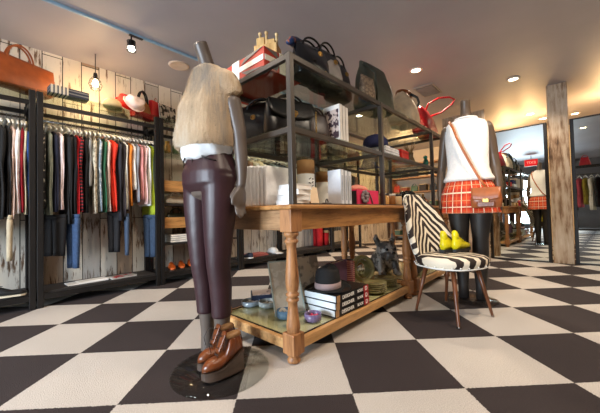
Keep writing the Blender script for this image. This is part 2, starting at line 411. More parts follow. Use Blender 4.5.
# lighting track with spot heads; bluish reflected light painted into the rail colour
t = thing('lighting_track', 'long pale blue ceiling track crossing above the plank wall racks', 'track', (.3, .83, CEIL-.015))
b = MB(); b.box((.4, 0, 0), (5.6, .026, .022), b=.003).build('rail', pbr('#8fb0c8', .35), t)
b = MB()
for x in (-1.1, .29, 1.9): b.box((x, 0, -.018), (.12, .03, .008), b=.002)
b.build('adapter', pbr('#20262c', .4), t)
def spot_head(x, aim, label):
    t = thing('track_spotlight', label, 'light', (x, .83, CEIL-.03), 0, 'cage spotlights on the ceiling track')
    MB().tube([(0, 0, 0), (0, 0, -.05)], .007, 6).build('stem', DARKSTEEL, t)
    q = MB(); q.lathe([(.002, -.05), (.022, -.05), (.026, -.065), (.026, -.1), (.036, -.115)], n=16)
    for k in range(6):
        a = k*PI/3; q.tube([(.034*math.cos(a), .034*math.sin(a), -.06), (.036*math.cos(a), .036*math.sin(a), -.15)], .003, 5)
    q.tube(arc((0, 0, -.15), .036, 0, 2*PI, 20, (1, 0, 0), (0, 1, 0)), .004, 6); q.tube(arc((0, 0, -.062), .034, 0, 2*PI, 20, (1, 0, 0), (0, 1, 0)), .004, 6)
    q.build('cage', DARKSTEEL, t)
    MB().lathe([(.002, -.148), (.02, -.147), (.031, -.135), (.026, -.112)], n=16, cap=False).build('lamp', emis('#fff2dc', 25), t)
    light('track_lamp', 'SPOT', (x, .83, CEIL-.19), 16, WARM2, .03, aim=aim, angle=1.9)
spot_head(.55, (.35, 1.5, 1.2), 'black cage spotlight hanging from the ceiling track near the pendant bulb')
spot_head(-.75, (-.2, 1.5, 1.2), 'black cage spotlight on the track beyond the left picture edge')  # extra head added out of view to light the left garments
spot_head(1.9, (2.2, 1.5, 1.0), 'black cage spotlight on the track, out of sight behind the fur vest')
# cage pendants over the racks
def pendant(x, y, z, label, e=7):
    t = thing('pendant_lamp', label, 'lamp', (x, y, z), 0, 'caged bulb pendants over the racks')
    MB().tube([(0, 0, .1), (0, 0, CEIL-z)], .004, 6).build('cord', DARKSTEEL, t)
    MB().lathe([(.004, .115), (.016, .11), (.02, .09), (.02, .05), (.014, .045)], n=14).build('socket', DARKSTEEL, t)
    MB().lathe([(.012, .045), (.018, .03), (.03, .0), (.028, -.022), (.014, -.04), (.002, -.044)], n=16).build('bulb', emis('#ffd9a0', 22), t)
    q = MB()
    for k in range(6):
        a = k*PI/3; q.tube([(math.cos(a)*r, math.sin(a)*r, zz) for r, zz in ((.02, .07), (.048, .03), (.06, -.015), (.045, -.06), (.02, -.075))], .0022, 5)
    for r, zz in ((.048, .03), (.06, -.015), (.045, -.06)): q.tube(arc((0, 0, zz), r, 0, 2*PI, 20, (1, 0, 0), (0, 1, 0)), .0022, 5)
    q.build('cage', DARKSTEEL, t)
    light('pendant_bulb', 'POINT', (x, y, z-.09), e, (1, .66, .32), .035)
pendant(.41, 1.5, 2.215, 'caged glowing pendant bulb above the left clothes rack', 7)
pendant(2.42, 1.45, 2.13, 'caged glowing pendant bulb seen behind the glass cabinet corner', 6)
pendant(-1.7, 1.45, 2.2, 'caged glowing pendant bulb at the shop front end of the racks', 6)
# ceiling hung EXIT sign
t = thing('exit_sign', 'red lit EXIT sign hanging from the ceiling', 'sign', (-1.75, -.72, 2.30), 0)
MB().box((0, 0, 0), (.05, .38, .24), b=.006).build('housing', pbr('#cfc9c0', .5), t)
MB().box((.0265, 0, 0), (.004, .35, .21)).build('sign_face', emis('#c8141a', .9), t)
text_obj('EXIT', .12, emis('#ff9a8a', .9), t, Matrix.Translation((.030, 0, 0)) @ Matrix.Rotation(PI/2, 4, 'Z') @ Matrix.Rotation(PI/2, 4, 'X'))
MB().tube([(0, 0, .1), (0, 0, .228)], .008, 6).build('stem', DARKSTEEL, t)

# ================================================================== WALL RACKS
YF, YB = 1.37, 1.72        # front and back post lines
POSTS = [-2.2, -1.13, -.07, 1.0, 2.12, 3.22, 4.32, 5.4]
def rack(i, x0, x1, label, shelves=False):
    t = thing('clothes_rack' if not shelves else 'shelf_unit', label, 'rack' if not shelves else 'shelf', ((x0+x1)/2, (YF+YB)/2, 0), 0, None)
    cx, cy = (x0+x1)/2, (YF+YB)/2; L = x1-x0; D = YB-YF
    for sx in (-1, 1):
        for sy in (-1, 1):
            q = MB(); q.box((sx*(L/2-.026), sy*D/2, .975), (.045, .045, 1.95), b=.004); q.build('post', DARKSTEEL, t)
    q = MB()
    for sy in (-1, 1): q.box((0, sy*D/2, 1.84), (L-.09, .03, .035))
    for sx in (-1, 1): q.box((sx*(L/2-.026), 0, 1.84), (.04, D-.04, .035))
    q.build('top_frame', DARKSTEEL, t); q = MB()
    for sy in (-1, 1): q.box((0, sy*D/2, .10), (L-.09, .035, .05))
    for sx in (-1, 1): q.box((sx*(L/2-.026), 0, .10), (.04, D-.04, .05))
    q.build('bottom_frame', DARKSTEEL, t)
    MB().box((0, 0, .133), (L-.1, D, .016)).build('bottom_shelf', pbr('#2a2523', .6), t)
    MB().box((0, -.0, 1.958), (L-.006, D+.06, .012), b=.002).build('glass_shelf', glass('#eff6f0', .3), t)
    if not shelves:
        MB().tube([(-L/2+.05, .01, 1.74), (L/2-.05, .01, 1.74)], .011, 10).build('hanging_rail', metal('#5a5652', .3), t)
        q = MB()
        for sx in (-1, 1): q.box((sx*(L/2-.06), .01, 1.79), (.012, .012, .1))
        q.build('rail_bracket', DARKSTEEL, t)
    return t
rack(0, POSTS[0], POSTS[1], 'black clothes rack nearest the shop front')
rack(1, POSTS[1], POSTS[2], 'black wall rack at the left edge holding dark and crimson clothes')
rack(2, POSTS[2], POSTS[3], 'long black wall rack packed with clothes left of the fur vest mannequin')
s3 = rack(3, POSTS[3], POSTS[4], 'black wall unit with wooden shelves directly behind the fur vest mannequin', True)
rack(4, POSTS[4], POSTS[5], 'black wall rack seen through under the near table end')
rack(5, POSTS[5], POSTS[6], 'black wall rack seen behind the red trousers')
rack(6, POSTS[6], POSTS[7], 'farthest black wall rack before the cream back wall')
for z, wd in ((1.56, 0), (1.10, 1), (.93, 0), (.66, 1), (.46, 0)):
    if wd:
        q = MB(); q.box((0, 0, z), (1.02, .32, .02)); q.box((0, -.165, z+.055), (1.02, .02, .13), b=.003); q.build('shelf', wood('#c08a4e', '#8b5c30', 0), s3, label='shelf with a honey wood front board')
    else: MB().box((0, 0, z), (1.02, .34, .02)).build('shelf', pbr('#2a2523', .5) if z < 1.5 else glass('#eff6f0', .3), s3)

# ------------------------------------------------------------------ hanging clothes
HANG_M = pbr('#efe9dc', .45, 0, .05)
def hanger_bm():
    q = MB(); q.tube([(0, -.155, -.085), (0, -.10, -.052), (0, -.03, -.03), (0, 0, -.022), (0, .03, -.03), (0, .10, -.052), (0, .155, -.085)], [.007, .010, .011, .011, .011, .010, .007], 8)
    return q
def hook_bm():
    q = MB(); q.tube([(0, 0, -.03), (0, 0, .002)] + [Vector((0, -.0155*math.cos(a)+.0155-.0155, .017+.0165*math.sin(a))) for a in [-.9, -.3, .3, .9, 1.5, 2.1, 2.7, 3.4]], .0024, 6); return q
_hb = hanger_bm().mesh('hanger_arms', HANG_M); _hk = hook_bm().mesh('hook', metal('#8a8580', .3))
RY, RZ = 1.550, 1.722; GD = .055
def hanger(x, what, rz=0):
    o = bpy.data.objects.new('clothes_hanger', _hb); C.objects.link(o); o.location = (x, RY, RZ); o.rotation_euler.z = rz
    tag(o, 'hanger of the '+what, 'hanger', 'cream hangers on the wall racks')
    h = bpy.data.objects.new('hook', _hk); C.objects.link(h); h.parent = o
def top_garment(name, cat, x, th, zb, mat, label, hw=.165, sleeve=.5, neck=None, seed=0, rz=0, flare=1.0, extra=None):
    """a shirt, knit or dress on its hanger, edge on to the aisle"""
    rnd = random.Random(seed*77+int((x+9)*1000)); ph = rnd.random()*6; ph2 = rnd.random()*6
    t = thing(name, label, cat, (x, RY, RZ-GD), rz, None)
    Ht = RZ-GD-zb; h2 = th/2
    q = MB(); lv = []
    Z = [-.028, -.038, -.055, -.08, -.12, -.2]+[-.2-(Ht-.2)*k/7 for k in range(1, 8)]
    W = [.045, .075, .12, hw*.95, hw, hw*.93]+[hw*(.9+.08*flare*k/7+.03*math.sin(ph+k*1.3)) for k in range(1, 8)]
    T = [h2*.45, h2*.5, h2*.6, h2*.75, h2*.95, h2]+[h2*(1+.10*math.sin(ph2+k)) for k in range(1, 8)]
    for z, w2, t2 in zip(Z, W, T):
        lv.append((z, t2, w2, .004*math.sin(ph+z*9), .006*math.sin(ph2+z*7)))
    q.loft(lv, 30, 2.6, wob=lambda a, z: 1+.10*min(1, max(0, (-z-.12)*3))*math.sin(a*7+ph+z*3))
    body = q.build('body', mat, t)
    if sleeve > 0:
        for s in (-1, 1):
            q = MB(); L = sleeve; pts = []; rr = []
            for k in range(8):
                f = k/7; pts.append((.006*math.sin(ph+f*4), s*(hw-.008-.018*math.sin(f*2.5)-.02*f), -.085-L*f)); rr.append((.36+.18*math.sin(PI*min(1, f*1.3+.12)))*(1-.12*f)*th)
            q.tube(pts, rr, 12, flat=1.7, up=(1, 0, 0)); q.build('sleeve', mat, t)
    if neck:
        q = MB(); q.tube(arc((0, 0, -.03), (h2*.55, .05), 0, 2*PI, 18, (1, 0, 0), (0, 1, 0)), .006, 6); q.build('collar', neck, t, label='contrasting collar band')
    return t
def trousers(x, th, zb, zt, mat, label, hw=.1, y=None, rz=0, name='trousers', waist=None):
    t = thing(name, label, 'trousers', (x, RY if y is None else y, RZ), rz)
    q = MB(); top = zt-RZ; bot = zb-RZ
    for s in (-1, 1):
        lv = []
        for k in range(8):
            f = k/7; z = top+(bot-top)*f
            lv.append((z, th*(.5-.05*f)*(1+.06*math.sin(k*2+s)), hw*(.5-.1*f), .004*s*f, s*hw*(.5-.02*f)))
        q.loft(lv, 16, 2.8)
    q.build('trouser_legs', mat, t)
    q = MB(); q.loft([(top-.01, th*.5, hw), (top+.02, th*.55, hw*1.02), (top+.035, th*.5, hw)], 20, 2.8); q.build('waistband', waist or mat, t)
    return t
GK = [  # x, thickness, bottom z, colour/material, kind, sleeve, words, (half width)
 (-.35, .05, .84, cloth('#16282a'), 'shirt', .5, 'dark teal knit at the left picture edge'),
 (-.30, .05, .80, cloth('#121112'), 'jumper', .5, 'black jumper, first of two at the left edge'),
 (-.252, .045, .82, cloth('#1b191a'), 'cardigan', .5, 'charcoal black cardigan beside the white blouse'),
 (-.222, .024, .80, cloth('#d9b9a8'), 'blouse', .45, 'pale pink blouse left of the white blouse'),
 (-.185, .05, .85, cloth('#f0ece8'), 'blouse', .5, 'bright white blouse left of the crimson top'),
 (-.15, .034, .86, cloth('#a3172a'), 'top', .5, 'crimson top on the left edge rack'),
 (-.126, .022, .84, cloth('#d8cba8'), 'top', .5, 'cream top tucked between crimson and blue'),
 (-.095, .05, .82, cloth('#1d3e78'), 'shirt', .55, 'royal blue shirt against the front rack post'),
]
GL = [
 (-.012, .05, .90, blotch('#121011', '#b9b0a0', 24, .62), 'blouse', .55, 'black blouse with pale scattered print next to the rack post'),
 (.032, .036, .83, cloth('#8e9484'), 'shirt', .5, 'sage grey shirt, second on the long rack'),
 (.068, .034, .86, cloth('#1a1c30'), 'jumper', .5, 'dark navy jumper left of the pale pink blouse'),
 (.105, .032, .88, cloth('#ead8d8'), 'blouse', .5, 'very pale pink blouse between navy and black'),
 (.165, .06, .74, cloth('#111114'), 'coat', .6, 'long black coat on the long rack'),
 (.212, .03, .78, cloth('#17171b'), 'jacket', .55, 'black jacket left of the red scarf dress'),
 (.243, .026, .52, cloth('#c1121c'), 'dress', .2, 'long narrow bright red dress'),
 (.275, .036, .86, stripes('#141013', '#b8202a', 30, 2, .68), 'jumper', .5, 'black and red striped jumper'),
 (.325, .034, .85, cloth('#191719'), 'top', .3, 'black top under the grey short sleeves'),
 (.36, .034, 1.12, cloth('#9a9894'), 't_shirt', .2, 'short grey t-shirt'),
 (.40, .036, .84, blotch('#cdbfa6', '#8a7d68', 30, .55), 'blouse', .5, 'cream blouse with a small brown print'),
 (.438, .034, .86, blotch('#8292a0', '#c7cdd0', 26, .55), 'shirt', .52, 'mottled blue grey shirt left of the green top'),
 (.47, .028, .85, cloth('#24583a'), 'top', .5, 'bottle green top'),
 (.50, .03, .86, cloth('#dcbcae'), 'blouse', .5, 'nude pink blouse left of the orange-red dress'),
 (.548, .048, .86, cloth('#e0331a'), 'dress', .3, 'vivid orange-red dress, brightest on the long rack'),
 (.60, .04, .76, cloth('#26242c'), 'coat', .6, 'charcoal coat right of the orange-red dress'),
 (.635, .026, .80, cloth('#2e2528'), 'jacket', .5, 'dark plum brown jacket'),
 (.665, .03, .88, cloth('#e3ddd0'), 'blouse', .45, 'ivory blouse left of the brown jacket'),
 (.69, .024, .86, cloth('#56392a'), 'jacket', .5, 'chocolate brown jacket'),
 (.725, .036, .92, cloth('#e0832a'), 'cardigan', .42, 'orange cardigan on the long rack'),
 (.765, .034, 1.10, cloth('#f2eee6'), 'top', .3, 'short white top right of the orange cardigan'),
 (.80, .032, .96, cloth('#8d8f96'), 'jumper', .45, 'mid grey jumper between white and pink'),
 (.838, .032, .99, cloth('#d78f8a'), 'jumper', .5, 'salmon pink jumper'),
 (.872, .026, .94, cloth('#e9c2bd'), 'blouse', .48, 'light blush blouse right of the salmon jumper'),
 (.905, .03, .92, cloth('#efeee6'), 'shirt', .42, 'white shirt near the right end of the rack'),
 (.935, .018, .80, cloth('#a9b82a'), 'dress', .2, 'acid yellow-green dress'),
 (.965, .03, .86, cloth('#bcd3d6'), 'shirt', .5, 'pale aqua shirt, last on the long rack'),
]
def hang(rows, seed):
    xs = [r[0] for r in rows]
    for i, r in enumerate(rows):
        x, th, zb, m, kind, sl, words = r[:7]; g = min(abs(x-o_) for o_ in xs if o_ != x); th = min(th*1.1, g*1.0)
        top_garment(kind, kind.replace('_', '-'), x, th, zb, m, words if len(words.split()) > 5 else words+' on the long wall rack', hw=.155 if sl < .4 else .162, sleeve=sl, seed=i+seed, rz=.10*math.sin(i*.55+seed), neck=None, flare=1.2)
        hanger(x, words, .10*math.sin(i*.55+seed))
hang(GK, 1); hang(GL, 50)
trousers(-.235, .04, .44, .80, cloth('#b9a88c'), 'beige trousers hanging low at the left edge', .09, 1.47)
trousers(.06, .05, .44, .80, cloth('#131215'), 'wide black trousers hanging low beside the rack post', .13, 1.50, rz=.75)
trousers(.205, .045, .31, .80, pbr('#2f4668', .85, 0, .25, 40, .3), 'blue jeans hanging low on the long rack', .08, 1.44, rz=.5)
trousers(.57, .05, .42, .82, cloth('#17161a'), 'slim black trousers hanging under the orange-red dress', .07, 1.50, rz=.7)
trousers(.675, .035, .38, .80, cloth('#3b4a60'), 'slate blue trousers hanging low near the rack end', .05, 1.44)
trousers(.93, .06, .33, .78, pbr('#2b3d55', .85, 0, .25, 40, .3), 'dark denim jeans at the right end of the long rack', .09, 1.46, rz=.5)
# farther bays, glimpsed past the table and the glass cabinet
far = []
pal = ['#1a1a1e', '#6f7a80', '#2c2a30', '#c9bda8', '#15151a', '#84604a', '#22303c', '#d8d0c4', '#1c1c1c', '#5a2a30', '#b9b2a6', '#2b2b34']
nm = ['black', 'slate grey', 'charcoal', 'oat', 'jet black', 'caramel', 'ink blue', 'off-white', 'matt black', 'wine', 'stone', 'graphite']
for bay, (a, bnd) in enumerate(((2.22, 3.12), (3.32, 4.22), (4.42, 5.3), (-1.03, -.42))):
    for k in range(8):
        x = a+(bnd-a)*k/7; c = pal[(k*5+bay*3) % 12]
        where = ['on the rack behind the near table end', 'on the rack beside the red trousers', 'on the farthest wall rack', 'on the left edge rack'][bay]
        lab = '%s garment %s, %s along' % (nm[(k*5+bay*3) % 12], where, ['first', 'second', 'third', 'fourth', 'fifth', 'sixth', 'seventh', 'eighth'][k])
        if bay == 1 and k in (5, 6):
            trousers(4.06 if k == 5 else 4.26, .15, .15, 1.05, cloth('#b5121c'), 'bright red trousers hanging behind the table, %s of the pair' % ('left' if k == 5 else 'right'), .1, 1.52)
        elif bay == 1 and k == 7:
            top_garment('dress', 'dress', x, .08, .4, stripes('#1c1714', '#b59a6a', 9, 2, .5), 'black and gold banded dress right of the red trousers', seed=k, sleeve=.3)
        elif bay == 2 and k < 3:
            top_garment('dress', 'dress', x, .07, .42, stripes('#20201f', '#cfc6b6', 30, 1, .5), ['black and stone striped dress nearest the banded dress', 'black and stone striped dress, middle of three', 'black and stone striped dress nearest the back wall'][k], seed=k, sleeve=.3)
        else:
            top_garment('shirt', 'shirt', x, .07, .80 + .1*math.sin(k*2.1+bay), cloth(c), lab, seed=k+9*bay)
            hanger(x, lab)

# ------------------------------------------------------------------ handbags and hats (generic builders)
def handbag(name, label, loc, rz, w, h, d, mat, handle=.12, hr=.007, top=.75, flap=0, hmat=None, piping=None, buckle=None, slouch=0, belly=1.05, nh=2, cat='handbag', drop=0, sag=0, hw=.28):
    t = thing(name, label, cat, loc, rz)
    q = MB(); lv = []
    for k in range(12):
        f = k/11; ww = w/2*(1+(top-1)*f)*(1+.04*math.sin(f*PI)); dd = d/2*(1+(belly-1)*math.sin(f*PI))*(1-.82*f**2.2)
        lv.append((h*f, ww, max(dd, .008), slouch*f*f, 0, -sag*math.sin(PI*f)))
    lv.insert(0, (.002, w/2*.9, d/2*.8)); lv[1] = (.012, w/2*.98, d/2*.97)
    q.loft(lv, 36, 3.4, wob=(lambda a, z: 1+.035*math.sin(a*5+z*25)) if slouch or sag else None); q.build('body', mat, t)
    hm = hmat or mat
    if handle:
        for s in ((-1, 1) if nh == 2 else (0,)):
            q = MB(); q.tube(arc((slouch, s*d*.12, h*.9), (w*hw, handle+h*.1), 0, PI, 18), hr, 8); q.build('handle', hm, t)
    if flap:
        q = MB()
        def fl(a, b2):
            x = (a-.5)*w*.92; z = h*1.0-h*flap*b2; y = -(d/2*(belly)*(1-.82*(z/h)**2.2)*(1-.1*abs(a-.5)))-.012
            return (x*(1+.06*b2), y-.002, z-.02*math.sin(PI*a)*b2 - (.03*(abs(a-.5)*2)**4*b2*-1))
        q.sheet(fl, 12, 8, .006); q.build('flap', mat, t)
    if buckle:
        q = MB(); q.tube(arc((0, -d/2*1.0-.02, h*(1-flap)+.01 if flap else h*.6), (.018, .014), 0, 2*PI, 14), .0035, 6); q.box((0, -d/2-.018, h*(1-flap)+.0 if flap else h*.6), (.018, .006, .03), b=.002); q.build('buckle', buckle, t)
    if piping:
        q = MB(); q.tube([(w/2*1.0*math.cos(a)**1 if 0 else x, y, .02) for a, x, y in [(0, w*.49*c, d*.49*s2) for c, s2 in ((-1, -1), (1, -1), (1, 1), (-1, 1), (-1, -1))]], .004, 6); q.build('piping', piping, t)
    return t
def hat(name, label, loc, rz, r, h, brim, crown_m, band_m=None, rx=0, dent=True, cat='hat'):
    t = thing(name, label, cat, loc, rz); t.rotation_euler.x = rx
    q = MB(); rs = []
    prof = [(r*1.02, 0), (r*1.03, h*.2), (r*1.0, h*.5), (r*.93, h*.85), (r*.8, h*.98), (r*.5, h*(.93 if dent else 1.04)), (.004, h*(.85 if dent else 1.07))]
    for rr, z in prof:
        rs.append([(rr*1.12*math.cos(a), rr*.92*math.sin(a)*(1-.10*max(0, math.cos(a))*(z/h)), z+(.012*math.cos(2*a) if z > h*.8 else 0)) for a in [2*PI*j/32 for j in range(32)]])
    q.rings(rs); q.build('crown', crown_m, t)
    q = MB(); rs = []
    for f, dz in ((0, .004), (.4, .0), (.8, .004), (1, .012), (1, .008), (.8, .0), (.4, -.004), (0, 0)):
        rr = r+brim*f; rs.append([(rr*1.1*math.cos(a), rr*.95*math.sin(a), dz+.012*f*math.cos(2*a)) for a in [2*PI*j/40 for j in range(40)]])
    q.rings(rs, False); q.build('brim', crown_m, t)
    if band_m:
        q = MB(); q.rings([[(rr*1.12*math.cos(a), rr*.92*math.sin(a), z) for a in [2*PI*j/32 for j in range(32)]] for rr, z in ((r*1.03, .006), (r*1.055, .01), (r*1.05, h*.32), (r*1.02, h*.33))], False); q.build('hat_band', band_m, t)
    return t
def cap(name, label, loc, rz, r, mat, peak=None, tip=0):
    t = thing(name, label, 'cap', loc, rz); t.rotation_euler.x = tip
    q = MB(); q.lathe([(r, 0), (r*1.02, r*.25), (r*.95, r*.6), (r*.7, r*.92), (r*.3, r*1.06), (.003, r*1.09)], n=28); q.build('crown', mat, t)
    q = MB(); q.sheet(lambda a, b2: ((r*.95)*math.sin((a-.5)*2.3)*(1+.12*b2), -(r*.95)*math.cos((a-.5)*2.3)*1-b2*r*1.0*math.cos((a-.5)*2.6), .008-.02*b2+.01*math.cos((a-.5)*3)), 14, 6, .005); q.build('peak', peak or mat, t)
    return t

# ---- on top of the wall racks (glass at z 1.964)
ZT = 1.965
t = handbag('handbag', 'big tan orange leather handbag on the top glass at the left edge', (-.17, 1.50, ZT), .45, .50, .29, .15, leather('#9c4f20', .5), handle=.12, hr=.008, top=1.12, nh=2, hw=.2)
q = MB(); q.box((.262, -.02, .17), (.02, .03, .05), b=.004); q.build('side_tab', leather('#9c4f20', .5), t)
t = thing('striped_box', 'flat navy and cream patterned box on top of the rack by the post', 'box', (.17, 1.40, ZT), .06)
t.scale = (1, 1, 1.2)
MB().box((0, 0, .03), (.30, .13, .06), b=.003).build('body', stripes('#262a38', '#6e6b68', 40, 2, .6), t)
MB().box((-.082, 0, .0305), (.135, .134, .062), b=.003).build('sleeve_wrap', stripes('#c7bda6', '#3b3f4e', 34, 0, .62), t, label='cream patterned wrap')
t = cap('flat_cap', 'beige cap lying on the rack glass, left one', (.54, 1.40, ZT), 2.5, .085, cloth('#c3a877'))
t = cap('flat_cap', 'dark olive beige cap tucked behind the other', (.63, 1.60, ZT), 2.2, .085, cloth('#a58c5e'))
t = hat('sun_hat', 'blush white rounded hat leaning in front of the red hat', (.74, 1.39, ZT+.085), .3, .088, .085, .022, cloth('#e8cfc4'), None, rx=1.0, dent=False)
t = hat('felt_hat', 'bright red rounded hat behind the blush white one', (.72, 1.53, ZT+.12), .1, .095, .09, .02, cloth('#dd2418'), None, rx=.85, dent=False)
t = handbag('tote_bag', 'tan tote bag with red base and tall black handles on the rack top', (.90, 1.58, ZT), .35, .25, .21, .10, leather('#a9753c', .5), handle=.12, hr=.010, top=1.08, hmat=BLACKL, hw=.24, cat='bag')
MB().box((0, 0, .035), (.262, .108, .07), b=.01).build('base_panel', leather('#c21a1e', .5), t, label='red base panel')
t = thing('shopping_bag', 'flat red paper bag standing between tote and poster', 'bag', (1.04, 1.60, ZT), .5)
MB().box((0, 0, .125), (.13, .05, .25), b=.004).build('body', pbr('#d0181c', .6), t); MB().tube(arc((0, -.026, .24), (.03, .05), 0, PI, 10), .003, 6).build('handle', pbr('#8d1014', .6), t)
t = thing('art_print', 'black and white photographic print leaning on top of the wall unit', 'picture', (1.21, 1.60, ZT), .3)
MB().box((0, 0, .12), (.24, .012, .24), rx=-.12).build('print', blotch('#17161a', '#b5b0aa', 16, .5), t); MB().box((0, .009, .12), (.25, .008, .25), rx=-.12).build('mount_board', PAPER, t)
t = handbag('handbag', 'scarlet handbag on the rack top behind the glass cabinet', (2.42, 1.58, ZT), .1, .2, .27, .12, leather('#b3121a', .5), handle=.05, top=.95)
for k, (x, c, wd) in enumerate([(2.75, '#c9a06a', 'sand'), (3.05, '#2a2422', 'black'), (3.5, '#8a4b2c', 'chestnut'), (3.9, '#d8c8a8', 'cream'), (4.5, '#7a1c20', 'maroon'), (4.95, '#b98a4a', 'camel')]):
    handbag('handbag', '%s handbag on the far rack tops behind the glass cabinet' % wd, (x, 1.55, ZT), .2, .26, .2, .12, leather(c, .5), handle=.09, top=.85)
handbag('handbag', 'dark brown doctor bag on the rack top nearest the shop front', (-1.6, 1.55, ZT), .2, .34, .22, .15, leather('#3a241a', .5), handle=.09, top=.85)

# ---- wall unit shelves
SX = 1.56
def S3(x): return x
for k, (x, wd, c) in enumerate([(1.14, 'amber', '#a57b3a'), (1.24, 'green', '#5e7350'), (1.34, 'smoky', '#7c7c74'), (1.46, 'clear', '#b9c4b8')]):
    t = thing('glass_jar', '%s glass jar on the upper glass shelf of the wall unit' % wd, 'jar', (x, 1.47, 1.571), 0, 'jars on the wall unit')
    MB().lathe([(.03, 0), (.038, .01), (.038, .09), (.026, .11), (.026, .125)], n=16).build('jar_body', pbr(c, .15), t); MB().lathe([(.029, .125), (.03, .145), (.002, .148)], n=16).build('lid', BRASS, t)
for k in range(3):
    t = thing('folded_scarf', ['cream', 'taupe', 'rust'][k]+' folded scarf on the upper wood shelf of the wall unit', 'scarf', (1.18+.2*k, 1.53, 1.11), 0)
    q = MB()
    for j in range(3): q.box((0, 0, .02+.032*j), (.16, .2, .03), b=.012)
    q.build('folds', cloth(['#d8cdb8', '#8d7a66', '#9a4a28'][k]), t)
handbag('handbag', 'white structured handbag on the wall unit behind the mannequin', (1.24, 1.5, .941), .1, .26, .10, .12, leather('#e6ddc9', .4), handle=.05, top=.9)
handbag('handbag', 'olive green handbag on the wall unit below the white one', (1.25, 1.5, .671), .1, .26, .16, .13, leather('#34392a', .4), handle=.06, top=.9)
t = thing('folded_shirt', 'white folded shirt stack on the low shelf of the wall unit', 'shirt', (1.25, 1.5, .471))
q = MB()
for j in range(4): q.box((0, 0, .014+.024*j), (.24-.004*j, .24, .022), b=.009)
q.build('folds', cloth('#e6e2da'), t)
handbag('handbag', 'tan saddle bag at the far end of the low wall unit shelf', (1.75, 1.5, .471), .1, .26, .13, .13, leather('#8a5a34', .4), handle=.05, top=.9)
def shoe_bm(L, h, w):
    q = MB(); rs = []
    for k in range(12):
        f = k/11; x = (f-.5)*L; ww = w/2*(.72+.28*math.sin(PI*min(1, f*1.15)))*(1 if 0 < k < 11 else .55); zt = h*(1-.62*min(1, max(0, (f-.28)/.45))**.8) if k else h*.8
        if k == 11: zt *= .6
        rs.append([(x, ww*math.cos(a)*(1 if math.sin(a) < 0 else .75 if f < .4 else 1), .012+max(0, zt*.5*(1+math.sin(a)))) for a in [2*PI*j/16 for j in range(16)]])
    q.rings(rs); return q
def sole_bm(L, w, th=.014):
    q = MB(); pts = [((f-.5)*L, w/2*(.75+.25*math.sin(PI*min(1, f*1.15)))*(1 if 0 < k < 11 else .5)) for k, f in enumerate([i/11 for i in range(12)])]
    out = [(x*1.02, y*1.05) for x, y in pts]+[(x*1.02, -y*1.05) for x, y in reversed(pts)]
    q.rings([[(x, y, z) for x, y in out] for z in (0, th)], smooth=False); return q
def shoe(name, label, loc, rz, L, h, w, um, sm, group=None, hollow=None):
    t = thing(name, label, 'shoe', loc, rz, group); shoe_bm(L, h, w).build('upper', um, t); sole_bm(L, w).build('sole', sm, t)
    q = MB(); q.lathe([(.002, 0), (w*.26, .003), (w*.3, 0)], (-L*.25, 0, h+.004), 14, cap=False)
    for v_ in range(len(q.v)): x, y, z = q.v[v_]; q.v[v_] = (-L*.25+(x+L*.25)*1.6, y, z)
    q.build('opening', hollow or BLACKL, t); return t
for k in range(3):
    shoe('ankle_shoe', ['left', 'middle', 'right'][k]+' one of the orange tan shoes on the lowest wall unit shelf', (1.17+.13*k, 1.46+.02*k, .142), -1.9, .24, .07, .085, leather('#b5541e', .4), pbr('#3a2416', .6), 'orange tan shoes in a row')
shoe('slip_on_shoe', 'black slip-on shoe with a pale sole on the bottom shelf at the left edge', (-.26, 1.40, .142), -.3, .25, .085, .095, cloth('#100f10'), pbr('#c9bda6', .6))
t = thing('folded_poster', 'flat white folded paper lying on the bottom shelf of the long rack', 'paper', (.33, 1.52, .142), .04)
q = MB(); q.box((0, 0, .004), (.34, .16, .008)); q.box((.05, .01, .011), (.26, .14, .005), rz=.05); q.build('sheets', PAPER, t)
t = thing('magazine', 'red and grey magazine on the bottom shelf beside the white paper', 'magazine', (.64, 1.50, .142), .1)
MB().box((0, 0, .005), (.24, .17, .01)).build('pages', pbr('#c9c4be', .5), t); MB().box((.02, 0, .0125), (.22, .16, .004)).build('cover', blotch('#8d1f22', '#8a8780', 12, .5), t)
t = thing('folded_trousers', 'dusty red folded cloth on the bottom shelf seen under the table', 'trousers', (2.50, 1.5, .142)); q = MB(); q.box((0, 0, .012), (.34, .22, .022), b=.008); q.box((0, .0, .034), (.32, .2, .02), b=.008); q.build('folds', cloth('#9d5550'), t)
cap('baseball_cap', 'white cap lying on the bottom shelf seen under the table', (2.86, 1.50, .145), .8, .09, cloth('#d7dadc'))
shoe('trainer', 'dark trainer on the bottom shelf seen under the near table end', (2.26, 1.45, .142), 2.2, .24, .07, .09, cloth('#2a3142'), pbr('#ddd', .5) if 0 else WHITE)

